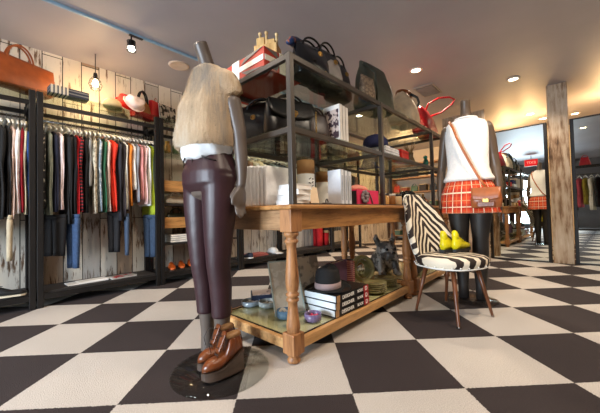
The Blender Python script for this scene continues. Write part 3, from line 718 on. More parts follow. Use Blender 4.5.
# ================================================================== TABLES
TOPZ = .835
def table(x0, x1, y0, y1, label, near_legs=True):
    cx, cy = (x0+x1)/2, (y0+y1)/2; t = thing('display_table', label, 'table', (cx, cy, 0)); L, D = x1-x0, y1-y0
    q = MB(); q.box((0, 0, TOPZ-.0125), (L, D, .025), b=.008); q.build('tabletop', PINE, t)
    for s in (-1, 1): MB().box((0, s*(D/2-.055), TOPZ-.082), (L-.13, .025, .112), b=.002).build('apron', PINE, t)
    for s in (-1, 1): MB().box((s*(L/2-.055), 0, TOPZ-.082), (.025, D-.13, .112), b=.002).build('apron', PINEY, t)
    for sx in (-1, 1):
        for sy in (-1, 1):
            lx, ly = sx*(L/2-.062), sy*(D/2-.062); q = MB()
            q.box((lx, ly, .755), (.085, .085, .13), b=.004)
            pr = [(.036, .69), (.040, .683), (.040, .672), (.030, .664), (.026, .655), (.036, .645), (.038, .636), (.029, .626), (.025, .60), (.028, .55), (.034, .48), (.037, .42), (.033, .385), (.026, .37), (.035, .362), (.036, .352), (.026, .344), (.034, .335), (.034, .325), (.025, .315), (.027, .28), (.036, .20), (.037, .175), (.030, .165), (.034, .158)]
            q.lathe(pr[::-1], (lx, ly, 0), 24); q.box((lx, ly, .105), (.085, .085, .11), b=.006)
            q.lathe([(.024, 0), (.034, .006), (.036, .018), (.028, .03), (.026, .036), (.038, .044), (.038, .052)], (lx, ly, 0), 20)
            q.build('leg', PINEZ, t)
    q = MB()
    for s in (-1, 1): q.box((0, s*(D/2-.055), .092), (L-.13, .04, .055), b=.004)
    for s in (-1, 1): q.box((s*(L/2-.055), 0, .092), (.04, D-.13, .055), b=.004)
    q.build('lower_rail', wood('#c99a64', '#94683c', 0), t)
    MB().box((0, 0, .112), (L-.11, D-.11, .012)).build('lower_shelf', pbr('#cfc89c', .5, 0, .06, 5, .05), t, label='pale green painted shelf board')
    MB().box((0, 0, .1225), (L-.128, D-.128, .006)).build('shelf_glass', glass('#fdfefb', .2), t)
    q = MB(); 
    for s in (-1, 1): q.box((0, s*(D/2-.068), .1215), (L-.13, .005, .009)); q.box((s*(L/2-.068), 0, .1215), (.005, D-.14, .009))
    q.build('glass_edge', pbr('#10140f', .3), t)
    return t
TY0, TY1 = -1.095, -.30
table(.675, 2.275, TY0, TY1, 'honey pine table with turned legs carrying the near end of the glass cabinet')
table(2.30, 3.42, TY0, TY1, 'second pine table with turned legs, partly hidden by the zebra chair')

# ================================================================== GLASS CABINET
VX, VY0, VY1 = [.76, 1.80, 2.98, 3.36], -1.03, -.36
V0, VM, VT = TOPZ, 1.25, 1.672
t = thing('display_cabinet', 'long steel and glass display cabinet standing on the pine tables', 'cabinet', ((VX[0]+VX[-1])/2, (VY0+VY1)/2, V0)); ox, oy = t.location.x, t.location.y
BR = .016
for x in VX:
    for y in (VY0, VY1): MB().box((x-ox, y-oy, (VT-V0)/2), (.032, .032, VT-V0), b=.002).build('post', STEEL, t)
for z in (VM, VT-.016):
    q = MB()
    for a, bb in zip(VX[:-1], VX[1:]):
        for y in (VY0, VY1): q.box(((a+bb)/2-ox, y-oy, z-V0), (bb-a-.032, .026, .03), b=.002)
    for x in VX: q.box((x-ox, 0, z-V0), (.026, VY1-VY0-.032, .03), b=.002)
    q.build('shelf_frame', STEEL, t)
q = MB()
for y in (VY0, VY1): q.box(((VX[0]+VX[-1])/2-ox, y-oy, .005), (VX[-1]-VX[0], .02, .01))
q.build('base_frame', STEEL, t)
VG = glass('#f4f9f5', .5)
for z in (VM+.019, VT+.004): MB().box((0, 0, z-V0), (VX[-1]-VX[0]+.02, VY1-VY0+.02, .007)).build('glass_shelf', VG, t)
MB().box((0, VY1-oy, (VM-V0)/2+.01), (VX[-1]-VX[0]-.06, .004, VM-V0-.05)).build('back_pane', CLEAR, t)
MB().box((0, VY1-oy, (VM+VT)/2-V0), (VX[-1]-VX[0]-.06, .004, VT-VM-.06)).build('back_pane', CLEAR, t)
ZB, ZM, ZV = TOPZ, VM+.0225, VT+.0075

# ---- on top
t = thing('flag_box', 'red, white and grey union flag patterned box on top of the cabinet corner', 'box', (.93, -.52, ZV), 0)
t.scale = (1.2, 1.15, .95)
MB().box((0, 0, .07), (.27, .50, .14), b=.003).build('body', pbr('#b03420', .6, 0, .06), t)
q = MB()
q.box((-.1375, .0, .07), (.004, .07, .138)); q.box((0, -.2525, .07), (.06, .004, .138))
q.box((-.1365, 0, .07), (.003, .49, .036)); q.box((0, -.2515, .07), (.26, .003, .036)); q.build('cross', pbr('#e8e0d2', .5), t)
def tri(pts, th=.003, ax='x', at=0):
    q = MB(); n = len(pts)
    if ax == 'x': a = [(at, y, z) for y, z in pts]; b2 = [(at-th, y, z) for y, z in pts]
    else: a = [(x, at, z) for x, z in pts]; b2 = [(x, at-th, z) for x, z in pts]
    q.rings([a, b2], smooth=False); return q
for P in ([(-.24, .135), (-.10, .135), (-.05, .095)], [(.06, .095), (.10, .135), (.24, .135)], [(-.24, .01), (-.1, .01), (-.05, .045)], [(.06, .045), (.10, .01), (.24, .01)]): tri(P, ax='x', at=-.1355).build('flag_panel', pbr('#6c6560', .5), t)
for P in ([(-.125, .132), (-.05, .132), (-.03, .09)], [(.125, .132), (.05, .132), (.03, .09)], [(-.125, .012), (-.05, .012), (-.03, .05)], [(.125, .012), (.05, .012), (.03, .05)]): tri(P, ax='y', at=-.2505).build('flag_panel', pbr('#6c6560', .5), t)
t = thing('wooden_puppet', 'small pale wooden jointed block stack standing on the flag box', 'ornament', (.93, -.66, ZV+.1335), .5); t.scale = (1.15, 1.15, 1.2)
q = MB(); q.box((0, 0, .045), (.09, .14, .09), b=.004); q.box((.01, .035, .115), (.08, .05, .05), b=.004); q.box((0, -.03, .105), (.07, .05, .03), b=.004); q.build('blocks', wood('#e2b878', '#b88a4c', 2), t)
q = MB()
for x, y, z in ((.02, .055, .19), (-.02, .0, .165), (.02, -.05, .17)): q.tube([(x, y, .08), (x, y, z)], .008, 8); q.ball((x, y, z), .011, 8, 6)
q.build('peg', wood('#edcc94', '#c89a5c', 2), t)
t = handbag('handbag', 'glossy black studded handbag nearest the corner on top of the cabinet', (1.13, -.86, ZV), -.15, .30, .25, .18, leather('#060608', .2), handle=.05, top=.8, buckle=BRASS, slouch=.01, sag=.012)
q = MB()
for k in range(7): q.ball((-.1+.033*k, -.088, .05+.01*(k % 2)), .006, 8, 6)
q.build('stud', BRASS, t)
tag(MB().tube([(-.10, -.02, .0), (-.05, -.01, .035), (0, .01, .055), (.05, .0, .05), (.09, -.01, .03), (.11, 0, .012)], [.012, .03, .038, .036, .026, .01], 12).build('silk_scarf', blotch('#1d3660', '#b56a40', 18, .5, .35), None, (1.06, -.80, ZV+.225)), 'blue and copper patterned silk scarf draped over the glossy black handbag', 'scarf')
t = handbag('handbag', 'black handbag with silver grey front panel, second on top of the cabinet', (1.33, -.84, ZV), -.1, .28, .30, .17, leather('#08080a', .25), handle=.06, top=.8, buckle=BRASS, slouch=.01)
q = MB(); q.loft([(.03, .09, .01), (.1, .1, .012), (.17, .07, .01), (.2, .03, .006)], 20, 2.2)
for i in range(len(q.v)): x, y, z = q.v[i]; q.v[i] = (x, y-.082, z)
q.build('front_panel', leather('#b9b5b3', .2), t, label='silver grey patent panel')
t = handbag('handbag', 'black doctor bag with brass feet, third on top of the cabinet', (1.54, -.80, ZV), -.1, .24, .30, .16, leather('#0b0a0d', .32), handle=.05, top=.85, buckle=BRASS)
t = handbag('clutch_bag', 'taupe snakeskin clutch leaning beside the dark green tote', (1.70, -.975, ZV), -.1, .18, .19, .06, blotch('#6b5a4b', '#93816d', 40, .5, .5), handle=0, top=.9, cat='handbag')
t = handbag('tote_bag', 'large slouchy dark green leather tote on top of the cabinet', (2.03, -.86, ZV), -.1, .42, .42, .24, leather('#4a5045', .55), handle=0, top=.86, slouch=-.02, sag=.02, cat='bag')
q = MB(); q.tube([(-.19, -.03, .39), (-.17, -.125, .28), (-.16, -.135, .12), (-.15, -.125, .03)], .009, 8, flat=.5); q.build('strap', leather('#3c4238', .42), t)
t = handbag('bucket_bag', 'cream slouchy bucket bag with a brown rim between green tote and red bag', (2.62, -.88, ZV), .1, .40, .36, .26, leather('#ecdcc0', .7), handle=0, top=.66, belly=1.15, slouch=.04, sag=.02, cat='bag')
q = MB(); q.tube(arc((.035, 0, .345), (.13, .06), 0, 2*PI, 24, (1, 0, 0), (0, 1, 0)), .017, 8); q.build('rim', leather('#8a5428', .5), t); MB().tube([(.02, -.07, .33), (.08, -.12, .30), (.15, -.12, .27), (.16, -.10, .23)], .013, 8).build('strap', pbr('#2f3c4a', .4), t)
t = handbag('handbag', 'glossy red handbag with tall loop handles at the far end of the cabinet top', (3.24, -.88, ZV), .1, .56, .32, .22, leather('#c01a26', .3), handle=.0, top=.72, sag=.02)
q = MB(); q.tube([(-.10, -.03, .27), (-.08, -.06, .36), (.0, -.16, .43), (.08, -.26, .44), (.12, -.31, .41), (.12, -.28, .36), (.12, -.16, .29), (.12, -.04, .27)], .011, 8); q.build('handle', leather('#c01a26', .3), t)

# ---- middle shelf of the cabinet
t = handbag('handbag', 'black leather saddle handbag with brass buckles behind the cabinet corner post', (.98, -.80, ZM), -.35, .34, .25, .14, leather('#0e0b0a', .33), handle=.04, top=.92, flap=.45, buckle=BRASS)
t = handbag('handbag', 'large black grained handbag deep inside the cabinet corner', (.93, -.56, ZM), -1.3, .34, .29, .12, leather('#0b0909', .35), handle=.03, top=.95, buckle=BRASS)
t = handbag('handbag', 'dark brown handbag with a chain beside the white upright books', (1.17, -.87, ZM), -.2, .2, .2, .12, leather('#2c1c14', .4), handle=.03, top=.85)
q = MB()
for k in range(9): q.tube(arc((-.06, -.075, .17-.017*k), (.004, .011), 0, 2*PI, 10, (1, 0, 0) if k % 2 else (0, 1, 0)), .002, 5)
q.build('chain', BRASS, t)
def upright_book(x, y, z, w, d, h, mat, label, grp, rz=0, cover=None):
    t = thing('book', label, 'book', (x, y, z), rz, grp)
    MB().box((0, 0, h/2), (w-.006, d-.004, h-.006)).build('pages', PAPER, t)
    q = MB()
    for s in (-1, 1): q.box((s*(w/2-.0015), 0, h/2), (.003, d, h))
    q.box((0, -d/2+.0015, h/2), (w, .003, h), b=.001); q.build('cover', mat, t); return t
for k, wd in enumerate(['left', 'middle', 'right']):
    t = upright_book(1.285+.036*k, -.93, ZM, .031, .14, .262-.004*k, pbr('#e4e0dc', .5), wd+' of three tall white books on the middle cabinet shelf', 'tall white books on the middle shelf')
    if k == 0:
        MB().box((-.0165, 0, .13), (.002, .12, .2)).build('cover_picture', blotch('#3a2630', '#c9b8b0', 22, .5), t)
hat('fedora', 'small grey straw hat lying behind the tall white books', (1.58, -.72, ZM), .4, .08, .08, .04, cloth('#8d8a80'), cloth('#3a3a3a'))
for k in range(2):
    t = thing('folded_shirt', ['lower', 'upper'][k]+' white folded shirt under the navy cap', 'shirt', (2.12, -.86, ZM+.046*k), .05*k); q = MB()
    for j in range(2): q.box((0, 0, .0115+.022*j), (.30-.01*j, .24, .021), b=.008)
    q.build('folds', cloth(['#d5d6da', '#e7e7e9'][k]), t)
cap('baseball_cap', 'navy blue cap resting on the white folded shirts', (2.02, -.86, ZM+.093), 1.3, .11, cloth('#1c2350'))
t = thing('card_wallet', 'bright red card box beside the white folded shirts', 'box', (2.46, -.90, ZM), .05); MB().box((0, 0, .06), (.2, .1, .12), b=.006).build('body', leather('#d3261c', .4), t); MB().box((0, 0, .09), (.204, .104, .006)).build('lid_seam', leather('#9b1812', .4), t)
t = thing('vase', 'smoked glass vase holding dry brown stems inside the cabinet', 'vase', (2.74, -.88, ZM)); MB().lathe([(.03, 0), (.05, .01), (.055, .05), (.035, .1), (.04, .14), (.038, .14), (.03, .1), (.048, .05), (.002, .012)], n=20, cap=False).build('vase_body', pbr('#5b4a34', .15), t)
q = MB()
for k in range(12):
    a = k*2.4; q.tube([(.01*math.cos(a), .01*math.sin(a), .05), (.03*math.cos(a), .03*math.sin(a), .17), (.09*math.cos(a), .06*math.sin(a), .24+.03*math.sin(k*3))], [.003, .004, .002], 5)
q.build('stems', pbr('#7b6238', .8), t)
t = thing('ornament', 'teal glazed bird ornament at the far end of the middle cabinet shelf', 'ornament', (3.16, -.9, ZM), .4); q = MB(); q.ball((0, 0, .08), (.045, .03, .05), 14, 10); q.ball((.04, 0, .15), .024, 12, 8); q.tube([(-.02, 0, .1), (-.09, 0, .12)], [.02, .008], 8); q.tube([(0, 0, 0), (0, 0, .04)], [.03, .012], 10); q.build('body', pbr('#2f8f86', .2), t); MB().tube([(.06, 0, .15), (.085, 0, .145)], [.006, .002], 6).build('beak', BRASS, t)
for k, (x, c, wd) in enumerate([(1.45, '#3a3430', 'dark'), (2.2, '#8a4a2a', 'rust'), (2.85, '#cdb78c', 'straw')]):
    handbag('clutch_bag', wd+' clutch bag standing at the back of the middle cabinet shelf', (x, -.52, ZM), .1*k, .24, .15, .07, leather(c, .45), handle=0, top=.9, cat='handbag')
hat('trilby', 'blue trilby at the back of the middle cabinet shelf near its far end', (2.50, -.52, ZM), .3, .08, .09, .04, cloth('#31407c'), None)

# ---- bottom level of the cabinet (on the tabletop)
for k in range(4):
    t = thing('folded_t_shirt', 'upright white folded shirt, '+['first', 'second', 'third', 'fourth'][k]+' from the left beside the cabinet post', 't-shirt', (.86, -.57-.072*k, ZB), 0, 'white upright folded shirts')
    q = MB()
    for j in range(2): q.box((0, -.017+.034*j, .135-.004*k), (.22, .033, .27-.008*k), b=.012)
    q.build('folds', cloth(['#c9c8cc', '#dcdcdf', '#e6e6e8', '#ededee'][k]), t)
for k in range(4):
    t = thing('white_booklet', 'thick white bound booklet, '+['bottom', 'second', 'third', 'top'][k]+' of the fanned pile at the cabinet corner', 'book', (.865+.005*k, -.925-.003*k, ZB+.031*k), [.12, -.06, .2, .05][k])
    MB().box((0, 0, .0145), (.135, .14, .023)).build('pages', PAPER, t); q = MB(); q.box((0, 0, .0015), (.14, .145, .003)); q.box((0, 0, .0275), (.14, .145, .003)); q.box((.069, 0, .0145), (.003, .145, .028)); q.build('cover', pbr('#f2f1f0', .5), t)
def tube_box(x, y, h, r, label, marks=False):
    t = thing('cardboard_tube', label, 'tube', (x, y, ZB), 0, 'kraft cardboard tubes')
    MB().lathe([(r, 0), (r, h*.72), (r*.97, h*.73), (r*1.03, h*.735), (r*1.03, h), (.004, h+.002)], n=28).build('tube_body', pbr('#9c7246', .75, 0, .1), t)
    MB().lathe([(r*1.012, h*.1), (r*1.014, h*.7)], n=28, cap=False).build('paper_label', PAPER, t)
    if marks:
        q = MB(); rnd = random.Random(3)
        for i in range(6):
            for j in range(2):
                a = -PI/2-.62+.40*j+rnd.uniform(-.03, .03)+.1; z = h*.2+h*.075*i; rr = r*1.02
                p1 = (rr*math.cos(a), rr*math.sin(a), z); a2 = a+.26; p2 = (rr*math.cos(a2), rr*math.sin(a2), z+rnd.uniform(-.006, .012)); q.tube([p1, ((p1[0]+p2[0])*.515, (p1[1]+p2[1])*.515, (p1[2]+p2[2])/2+rnd.uniform(-.006, .006)), p2], .0028, 5)
        q.build('brush_marks', pbr('#1b1b1d', .6), t)
    return t
tube_box(1.13, -.80, .315, .060, 'kraft tube with black brush marks on its white label, front of the cabinet', True)
tube_box(1.24, -.70, .30, .056, 'plain labelled kraft tube just behind the brush marked one')
tube_box(1.42, -.72, .27, .055, 'kraft tube behind the three upright white books')
tube_box(1.57, -.76, .26, .052, 'kraft tube right of the three upright white books')
tube_box(.99, -.50, .26, .05, 'short kraft tube at the back left of the cabinet')
t = thing('card_stand', 'cream price card leaning in a small holder before the kraft tube', 'card', (1.045, -.94, ZB), .05)
MB().box((0, 0, .065), (.085, .003, .11), rx=-.18).build('card', pbr('#e7cfae', .7), t); q = MB(); q.box((0, .0, .008), (.06, .04, .016), b=.003)
q.build('holder', pbr('#3b3b40', .4), t); text_obj('NO. 4\nSOAP', .016, pbr('#9a8a70', .7), t, Matrix.Translation((0, -.007, .075)) @ Matrix.Rotation(PI/2-.18, 4, 'X'), 'print', .0004) if 0 else None
t = thing('tape_dispenser', 'little black desk holder on the table beside the cream card', 'holder', (1.16, -.955, ZB), .2); q = MB(); q.box((0, 0, .01), (.08, .035, .02), b=.005); q.tube(arc((.0, 0, .026), .016, 0, 2*PI, 14), .005, 6); q.build('body', pbr('#3c3c42', .4), t)
for k, wd in enumerate(['left', 'middle', 'right']):
    t = upright_book(1.265+.046*k, -.955, ZB, .034, .11, .245-.004*k, pbr('#dfe3ea', .45), wd+' of three white slipcased books on the table level of the cabinet', 'white slipcased books')
    q = MB(); q.box((0, -.0565, .12), (.010, .002, .17)); q.build('spine_band', pbr('#a9b1bf', .5), t, label='pale grey spine band')
for k in range(3):
    t = thing('small_jar', ['left', 'middle', 'right'][k]+' amber candle jar between pink box and black bowl', 'jar', (1.98+.13*k, -.95, ZB), 0, 'candle jars on the table')
    MB().lathe([(.036, 0), (.042, .006), (.042, .085), (.038, .09)], n=18).build('jar_body', pbr(['#c99a5c', '#8b5a30', '#d3b58a'][k], .2), t); MB().lathe([(.041, .09), (.042, .108), (.003, .11)], n=18).build('lid', pbr(['#3a3330', '#d9d4cc', '#3a3330'][k], .4), t)
for k in range(4):
    t = thing('candle_tin', ['first', 'second', 'third', 'fourth'][k]+' pale round candle tin behind the amber jars', 'tin', (1.86+.13*k, -.78, ZB), 0, 'candle tins behind the jars')
    MB().lathe([(.046, 0), (.047, .11), (.044, .114)], n=20).build('tin_body', pbr(['#d8cbb4', '#b8b0a4', '#cfa070', '#e6e0d6'][k], .35), t); MB().lathe([(.049, .112), (.049, .13), (.003, .132)], n=20).build('lid', metal('#a9a39a', .3), t)
t = thing('gift_box', 'hot pink gift box with a grey fabric flower on it', 'box', (1.60, -.96, ZB), -.04)
MB().box((0, 0, .058), (.30, .11, .116), b=.004).build('box_body', pbr('#d52a58', .55), t); MB().box((-.153, 0, .058), (.004, .1, .1)).build('side_panel', pbr('#1c1418', .5), t, label='black end panel')
q = MB()
for k in range(9):
    a = k*.7; r_ = .035; q.ball((-.06+r_*math.cos(a), -.066, .065+r_*math.sin(a)), (.02, .008, .017), 10, 6)
q.ball((-.06, -.072, .065), .014, 10, 8); q.build('fabric_flower', cloth('#7d6f73'), t)
q = MB(); q.tube([(-.03, -.062, .08), (.0, -.06, .1), (.03, -.06, .06), (.05, -.06, .015)], .004, 6); q.build('ribbon', cloth('#7d6f73'), t)
t = thing('soft_toy', 'peach pink folded cloth heap on the pink gift box', 'cloth', (1.55, -.95, ZB+.1165)); q = MB(); q.loft([(0, .11, .045), (.012, .115, .05), (.03, .08, .04), (.042, .03, .02)], 24, 2.2, wob=lambda a, z: 1+.08*math.sin(a*6)); q.build('folds', cloth('#d98a78'), t); t.name = 'folded_cloth'
t = thing('wire_bowl', 'dark glass bowl piled with black beads behind the zebra chair', 'bowl', (2.66, -.86, ZB))
MB().lathe([(.05, 0), (.06, .006), (.12, .06), (.145, .12), (.139, .12), (.112, .062), (.05, .014), (.002, .012)], n=28, cap=False).build('bowl_body', glass('#8f9a96', .8), t)
q = MB(); rnd = random.Random(9)
for k in range(46):
    a = rnd.random()*6.28; rr = .1*math.sqrt(rnd.random()); q.ball((rr*math.cos(a), rr*math.sin(a), .05+.075*(1-(rr/.11)**2)+rnd.random()*.03+rr*.3), .014+.008*rnd.random(), 8, 6)
q.build('beads', pbr('#17181a', .25), t)
for k, (x, y, c, h, wd) in enumerate([(2.90, -.86, '#8a5d34', .12, 'brown'), (3.02, -.9, '#d9c9a5', .1, 'cream'), (3.2, -.84, '#58432e', .15, 'dark')]):
    t = thing('scent_bottle', wd+' scent bottle at the far end of the cabinet, table level', 'bottle', (x, y, ZB)); MB().box((0, 0, h*.4), (.06, .04, h*.8), b=.008).build('bottle_body', pbr(c, .15), t); MB().lathe([(.01, h*.8), (.01, h*.86), (.014, h*.87), (.014, h), (.002, h)], n=12).build('cap', BRASS, t)

# ================================================================== BOTTOM SHELF OF THE NEAR TABLE
ZS = .1265
def dish(x, y, r, h, c, fill, label, cat='dish'):
    t = thing('glass_dish', label, cat, (x, y, ZS)); MB().lathe([(r*.85, 0), (r, .006), (r*1.03, h*.5), (r, h), (r*.94, h), (r*.95, h*.5), (r*.85, .008), (.002, .008)], n=30, cap=False).build('dish_wall', pbr(c, .15, 0, .25, 60, .3), t)
    q = MB(); rnd = random.Random(int(x*99)); q.lathe([(r*.86, .009), (r*.86, h*.45), (.002, h*.45)], n=24)
    for k in range(22): a = rnd.random()*6.28; rr = r*.75*math.sqrt(rnd.random()); q.ball((rr*math.cos(a), rr*math.sin(a), h*.45+.002), .009, 8, 5)
    q.build('beads', fill, t); return t
dish(.945, -.395, .066, .036, '#7b8790', pbr('#8e8a84', .3), 'clear grey glass dish of rings at the near left of the lower shelf')
dish(1.01, -.515, .068, .038, '#9aa1a0', pbr('#b7ac98', .3), 'clear glass dish of beige beads, second from the left')
dish(.925, -.775, .052, .05, '#5f7f98', pbr('#7c94a6', .3), 'blue grey round glass pot left of the turned leg')
dish(.865, -.905, .03, .034, '#b9a92e', pbr('#d6c63a', .4), 'small yellow pot hidden behind the turned table leg')
dish(1.0, -.945, .052, .046, '#6d5f80', pbr('#d23a62', .4), 'purple glass pot with pink filling beside the stacked books')
t = thing('magazine_box', 'flat navy box with a printed picture lid on the lower shelf', 'box', (1.13, -.405, ZS), -.62); MB().box((0, 0, .03), (.30, .17, .06), b=.003).build('box_body', pbr('#1b2338', .5), t); MB().box((0, 0, .0615), (.28, .155, .003)).build('picture_lid', blotch('#b9a8a0', '#3a2a2c', 7, .5, .35), t)
# leaning board prints
def board(name, label, base, top, wdt, mat, back, th=.008):
    pass
t = thing('glass_picture', 'pale map print in a clear frame leaning behind the turned table leg', 'picture', (.985, -.765, ZS), -.42); t.rotation_euler.x = 0
M_MAP = blotch('#ece6d8', '#d9d2c0', 14, .5, .5)
MB().box((0, .07, .165), (.20, .006, .35), rx=-.42).build('print', M_MAP, t)
q = MB()
for s in (-1, 1): q.box((s*.103, .068, .166), (.008, .014, .36), rx=-.42)
q.box((0, .003, .006), (.21, .014, .01)); q.box((0, .142, .328), (.21, .014, .008), rx=-.42); q.build('frame', pbr('#b8c4bd', .2), t)
t = thing('stone_slab', 'mottled cream print board leaning beside the map print behind the hat', 'board', (1.34, -.62, ZS), -.2)
MB().box((0, .03, .16), (.26, .012, .32), rx=-.2).build('board', blotch('#cbbba2', '#8f8577', 9, .5, .8), t)
for k, wd in enumerate(['bottom', 'middle', 'top']):
    t = thing('hardback_book', wd+' of three thick black spined hardback books under the hat', 'book', (1.315, -.905, ZS+.0455*k), [-.02, 0, .015][k], None)
    L, D, hh = .40, .27, .045
    MB().box((-.002, .004, hh/2), (L-.012, D-.012, hh-.007)).build('pages', pbr('#dfe6ea', .7), t)
    q = MB(); q.box((0, 0, .0015), (L, D, .003)); q.box((0, 0, hh-.0015), (L, D, .003)); q.box((0, -D/2+.002, hh/2), (L, .004, hh)); q.build('cover', pbr('#191415', .4), t)
    MB().box((-L/2+.02, -D/2-.0005, hh/2), (.035, .002, hh-.002)).build('spine_end', pbr('#b98e62', .5), t, label='tan spine end')
    MB().box((L/2-.035, -D/2-.0005, hh/2), (.066, .002, hh-.002)).build('spine_label', pbr('#a92c30', .5), t, label='red spine label')
    text_obj('DESIGNER', .031, PAPER, t, Matrix.Translation((-.065, -D/2-.001, hh/2)) @ Matrix.Rotation(PI/2, 4, 'X'), 'spine_title', .0006, .0007)
    text_obj('BOOK', .026, PAPER, t, Matrix.Translation((.085, -D/2-.001, hh/2)) @ Matrix.Rotation(PI/2, 4, 'X'), 'spine_title', .0006, .0005)
    text_obj('D', .04, PAPER, t, Matrix.Translation((L/2-.035, -D/2-.002, hh/2)) @ Matrix.Rotation(PI/2, 4, 'X'), 'spine_letter', .0006, .0008)
t = hat('fedora', 'black felt fedora with a dusty pink band on the stacked books', (1.25, -.875, ZS+.0455*3+.002), .35, .094, .145, .075, cloth('#0e0d0f'), cloth('#9a8482'))
t = thing('purple_book', 'purple clothbound book standing upright behind the hat', 'book', (1.60, -.70, ZS), .12)
MB().box((0, 0, .125), (.26, .040, .25)).build('pages', PAPER, t); q = MB(); q.box((0, -.022, .128), (.27, .004, .256)); q.box((0, .022, .128), (.27, .004, .256)); q.box((.133, 0, .128), (.004, .048, .256)); q.build('cover', cloth('#6b4a66'), t)
t = thing('pink_book', 'pink striped hardback standing next to the purple book', 'book', (1.79, -.70, ZS), .12)
MB().box((0, 0, .115), (.03, .07, .225)).build('pages', PAPER, t); q = MB(); q.box((-.017, 0, .118), (.004, .08, .236)); q.box((.017, 0, .118), (.004, .08, .236)); q.box((0, -.038, .118), (.038, .004, .236)); q.build('cover', stripes('#a3455a', '#d7a08e', 60, 2, .5), t)
def plate(x, y, z, r, label, grp='olive stoneware plates'):
    t = thing('plate', label, 'plate', (x, y, z), 0, grp); MB().lathe([(r*.6, 0), (r*.7, .004), (r, .022), (r*1.0, .027), (r*.7, .012), (r*.6, .009), (.002, .009)], n=36, cap=False).build('plate_body', pbr('#8b8258', .35), t); MB().lathe([(r*.42, .0105), (r*.44, .0125), (r*.41, .0125), (.002, .012)], n=30, cap=False).build('inner_ring', pbr('#6f6846', .35), t); return t
for k in range(5): plate(1.80, -.93, ZS+.015*k, .098, ['lowest', 'second', 'third', 'fourth', 'top'][k]+' olive plate of the left stack right of the books')
for k in range(4): plate(2.06, -.90, ZS+.015*k, .098, ['lowest', 'second', 'third', 'top'][k]+' olive plate of the right stack near the far leg')
t = thing('round_mirror', 'round mirror in a wide olive rim leaning behind the left plate stack', 'mirror', (1.98, -.74, ZS), -.35)
q = MB(); q.tube([Vector((.105*math.cos(a)*1.0, .03+.02*math.sin(a)*1.0+.0, .14+.105*math.sin(a))) for a in [2*PI*k/30 for k in range(30)]]+[Vector((.105, .03, .14))], .034, 10, flat=.55); q.build('rim', pbr('#8f875a', .35), t)
q = MB(); rr = []
for y_, r_ in ((.034, .08), (.028, .08)): rr.append([(r_*math.cos(a), y_+.19*r_*math.sin(a), .14+r_*math.sin(a)) for a in [2*PI*k/28 for k in range(28)]])
q.rings(rr); q.build('mirror_glass', MIR, t)
t = thing('stone_bulldog', 'grey mottled stone bulldog figure sitting at the far end of the lower shelf', 'figure', (2.50, -.66, ZS), -.6); t.scale = (1.28, 1.28, 1.28)
q = MB(); q.ball((0, .03, .10), (.085, .12, .10), 18, 12); q.ball((0, -.05, .20), (.085, .08, .078), 18, 12); q.ball((0, -.12, .175), (.055, .045, .042), 14, 10)
for s in (-1, 1):
    q.tube([(s*.06, -.05, .14), (s*.065, -.08, .06), (s*.065, -.09, .02)], [.034, .028, .03], 12); q.ball((s*.066, -.105, .018), (.03, .042, .018), 12, 8)
    q.tube([(s*.055, -.03, .25), (s*.08, -.025, .30), (s*.07, -.02, .335)], [.028, .024, .008], 10, flat=.6); q.ball((s*.075, .08, .06), (.045, .07, .06), 12, 8); q.ball((s*.035, -.135, .15), (.025, .02, .026), 10, 8)
fuse(q, .007, 'dog_body', blotch('#54524f', '#a09c95', 18, .52, .4), t, smooth=2)
q = MB()
for s in (-1, 1): q.ball((s*.035, -.122, .215), .012, 10, 8)
q.ball((0, -.165, .19), (.016, .01, .011), 10, 8); q.build('eyes_and_nose', pbr('#101012', .2), t)
t = thing('silver_urn', 'dark glazed pot between the bulldog and the round mirror', 'pot', (2.08, -.50, ZS)); MB().lathe([(.05, 0), (.07, .02), (.085, .09), (.06, .15), (.05, .17), (.06, .19), (.052, .19), (.04, .165), (.05, .14), (.003, .1)], n=24, cap=False).build('pot_body', pbr('#262526', .25), t); MB().tube(arc((.075, 0, .12), .03, -1.4, 1.6, 10), .007, 6).build('handle', pbr('#262526', .25), t)
for k, (x, y, c, wd) in enumerate([(2.72, -.9, '#4a4640', 'dark grey'), (2.85, -.85, '#8b7c58', 'olive'), (3.15, -.8, '#6e4a30', 'brown')]):
    t = thing('stoneware_bowl', wd+' stoneware bowl on the lower shelf of the second table', 'bowl', (x, y, ZS)); MB().lathe([(.04, 0), (.06, .01), (.1, .07), (.105, .09), (.098, .09), (.09, .07), (.04, .018), (.002, .016)], n=24, cap=False).build('bowl_body', pbr(c, .35), t); MB().lathe([(.106, .088), (.108, .094), (.098, .094), (.098, .088)], n=24, cap=False).build('rim', pbr('#3a3028', .35), t)

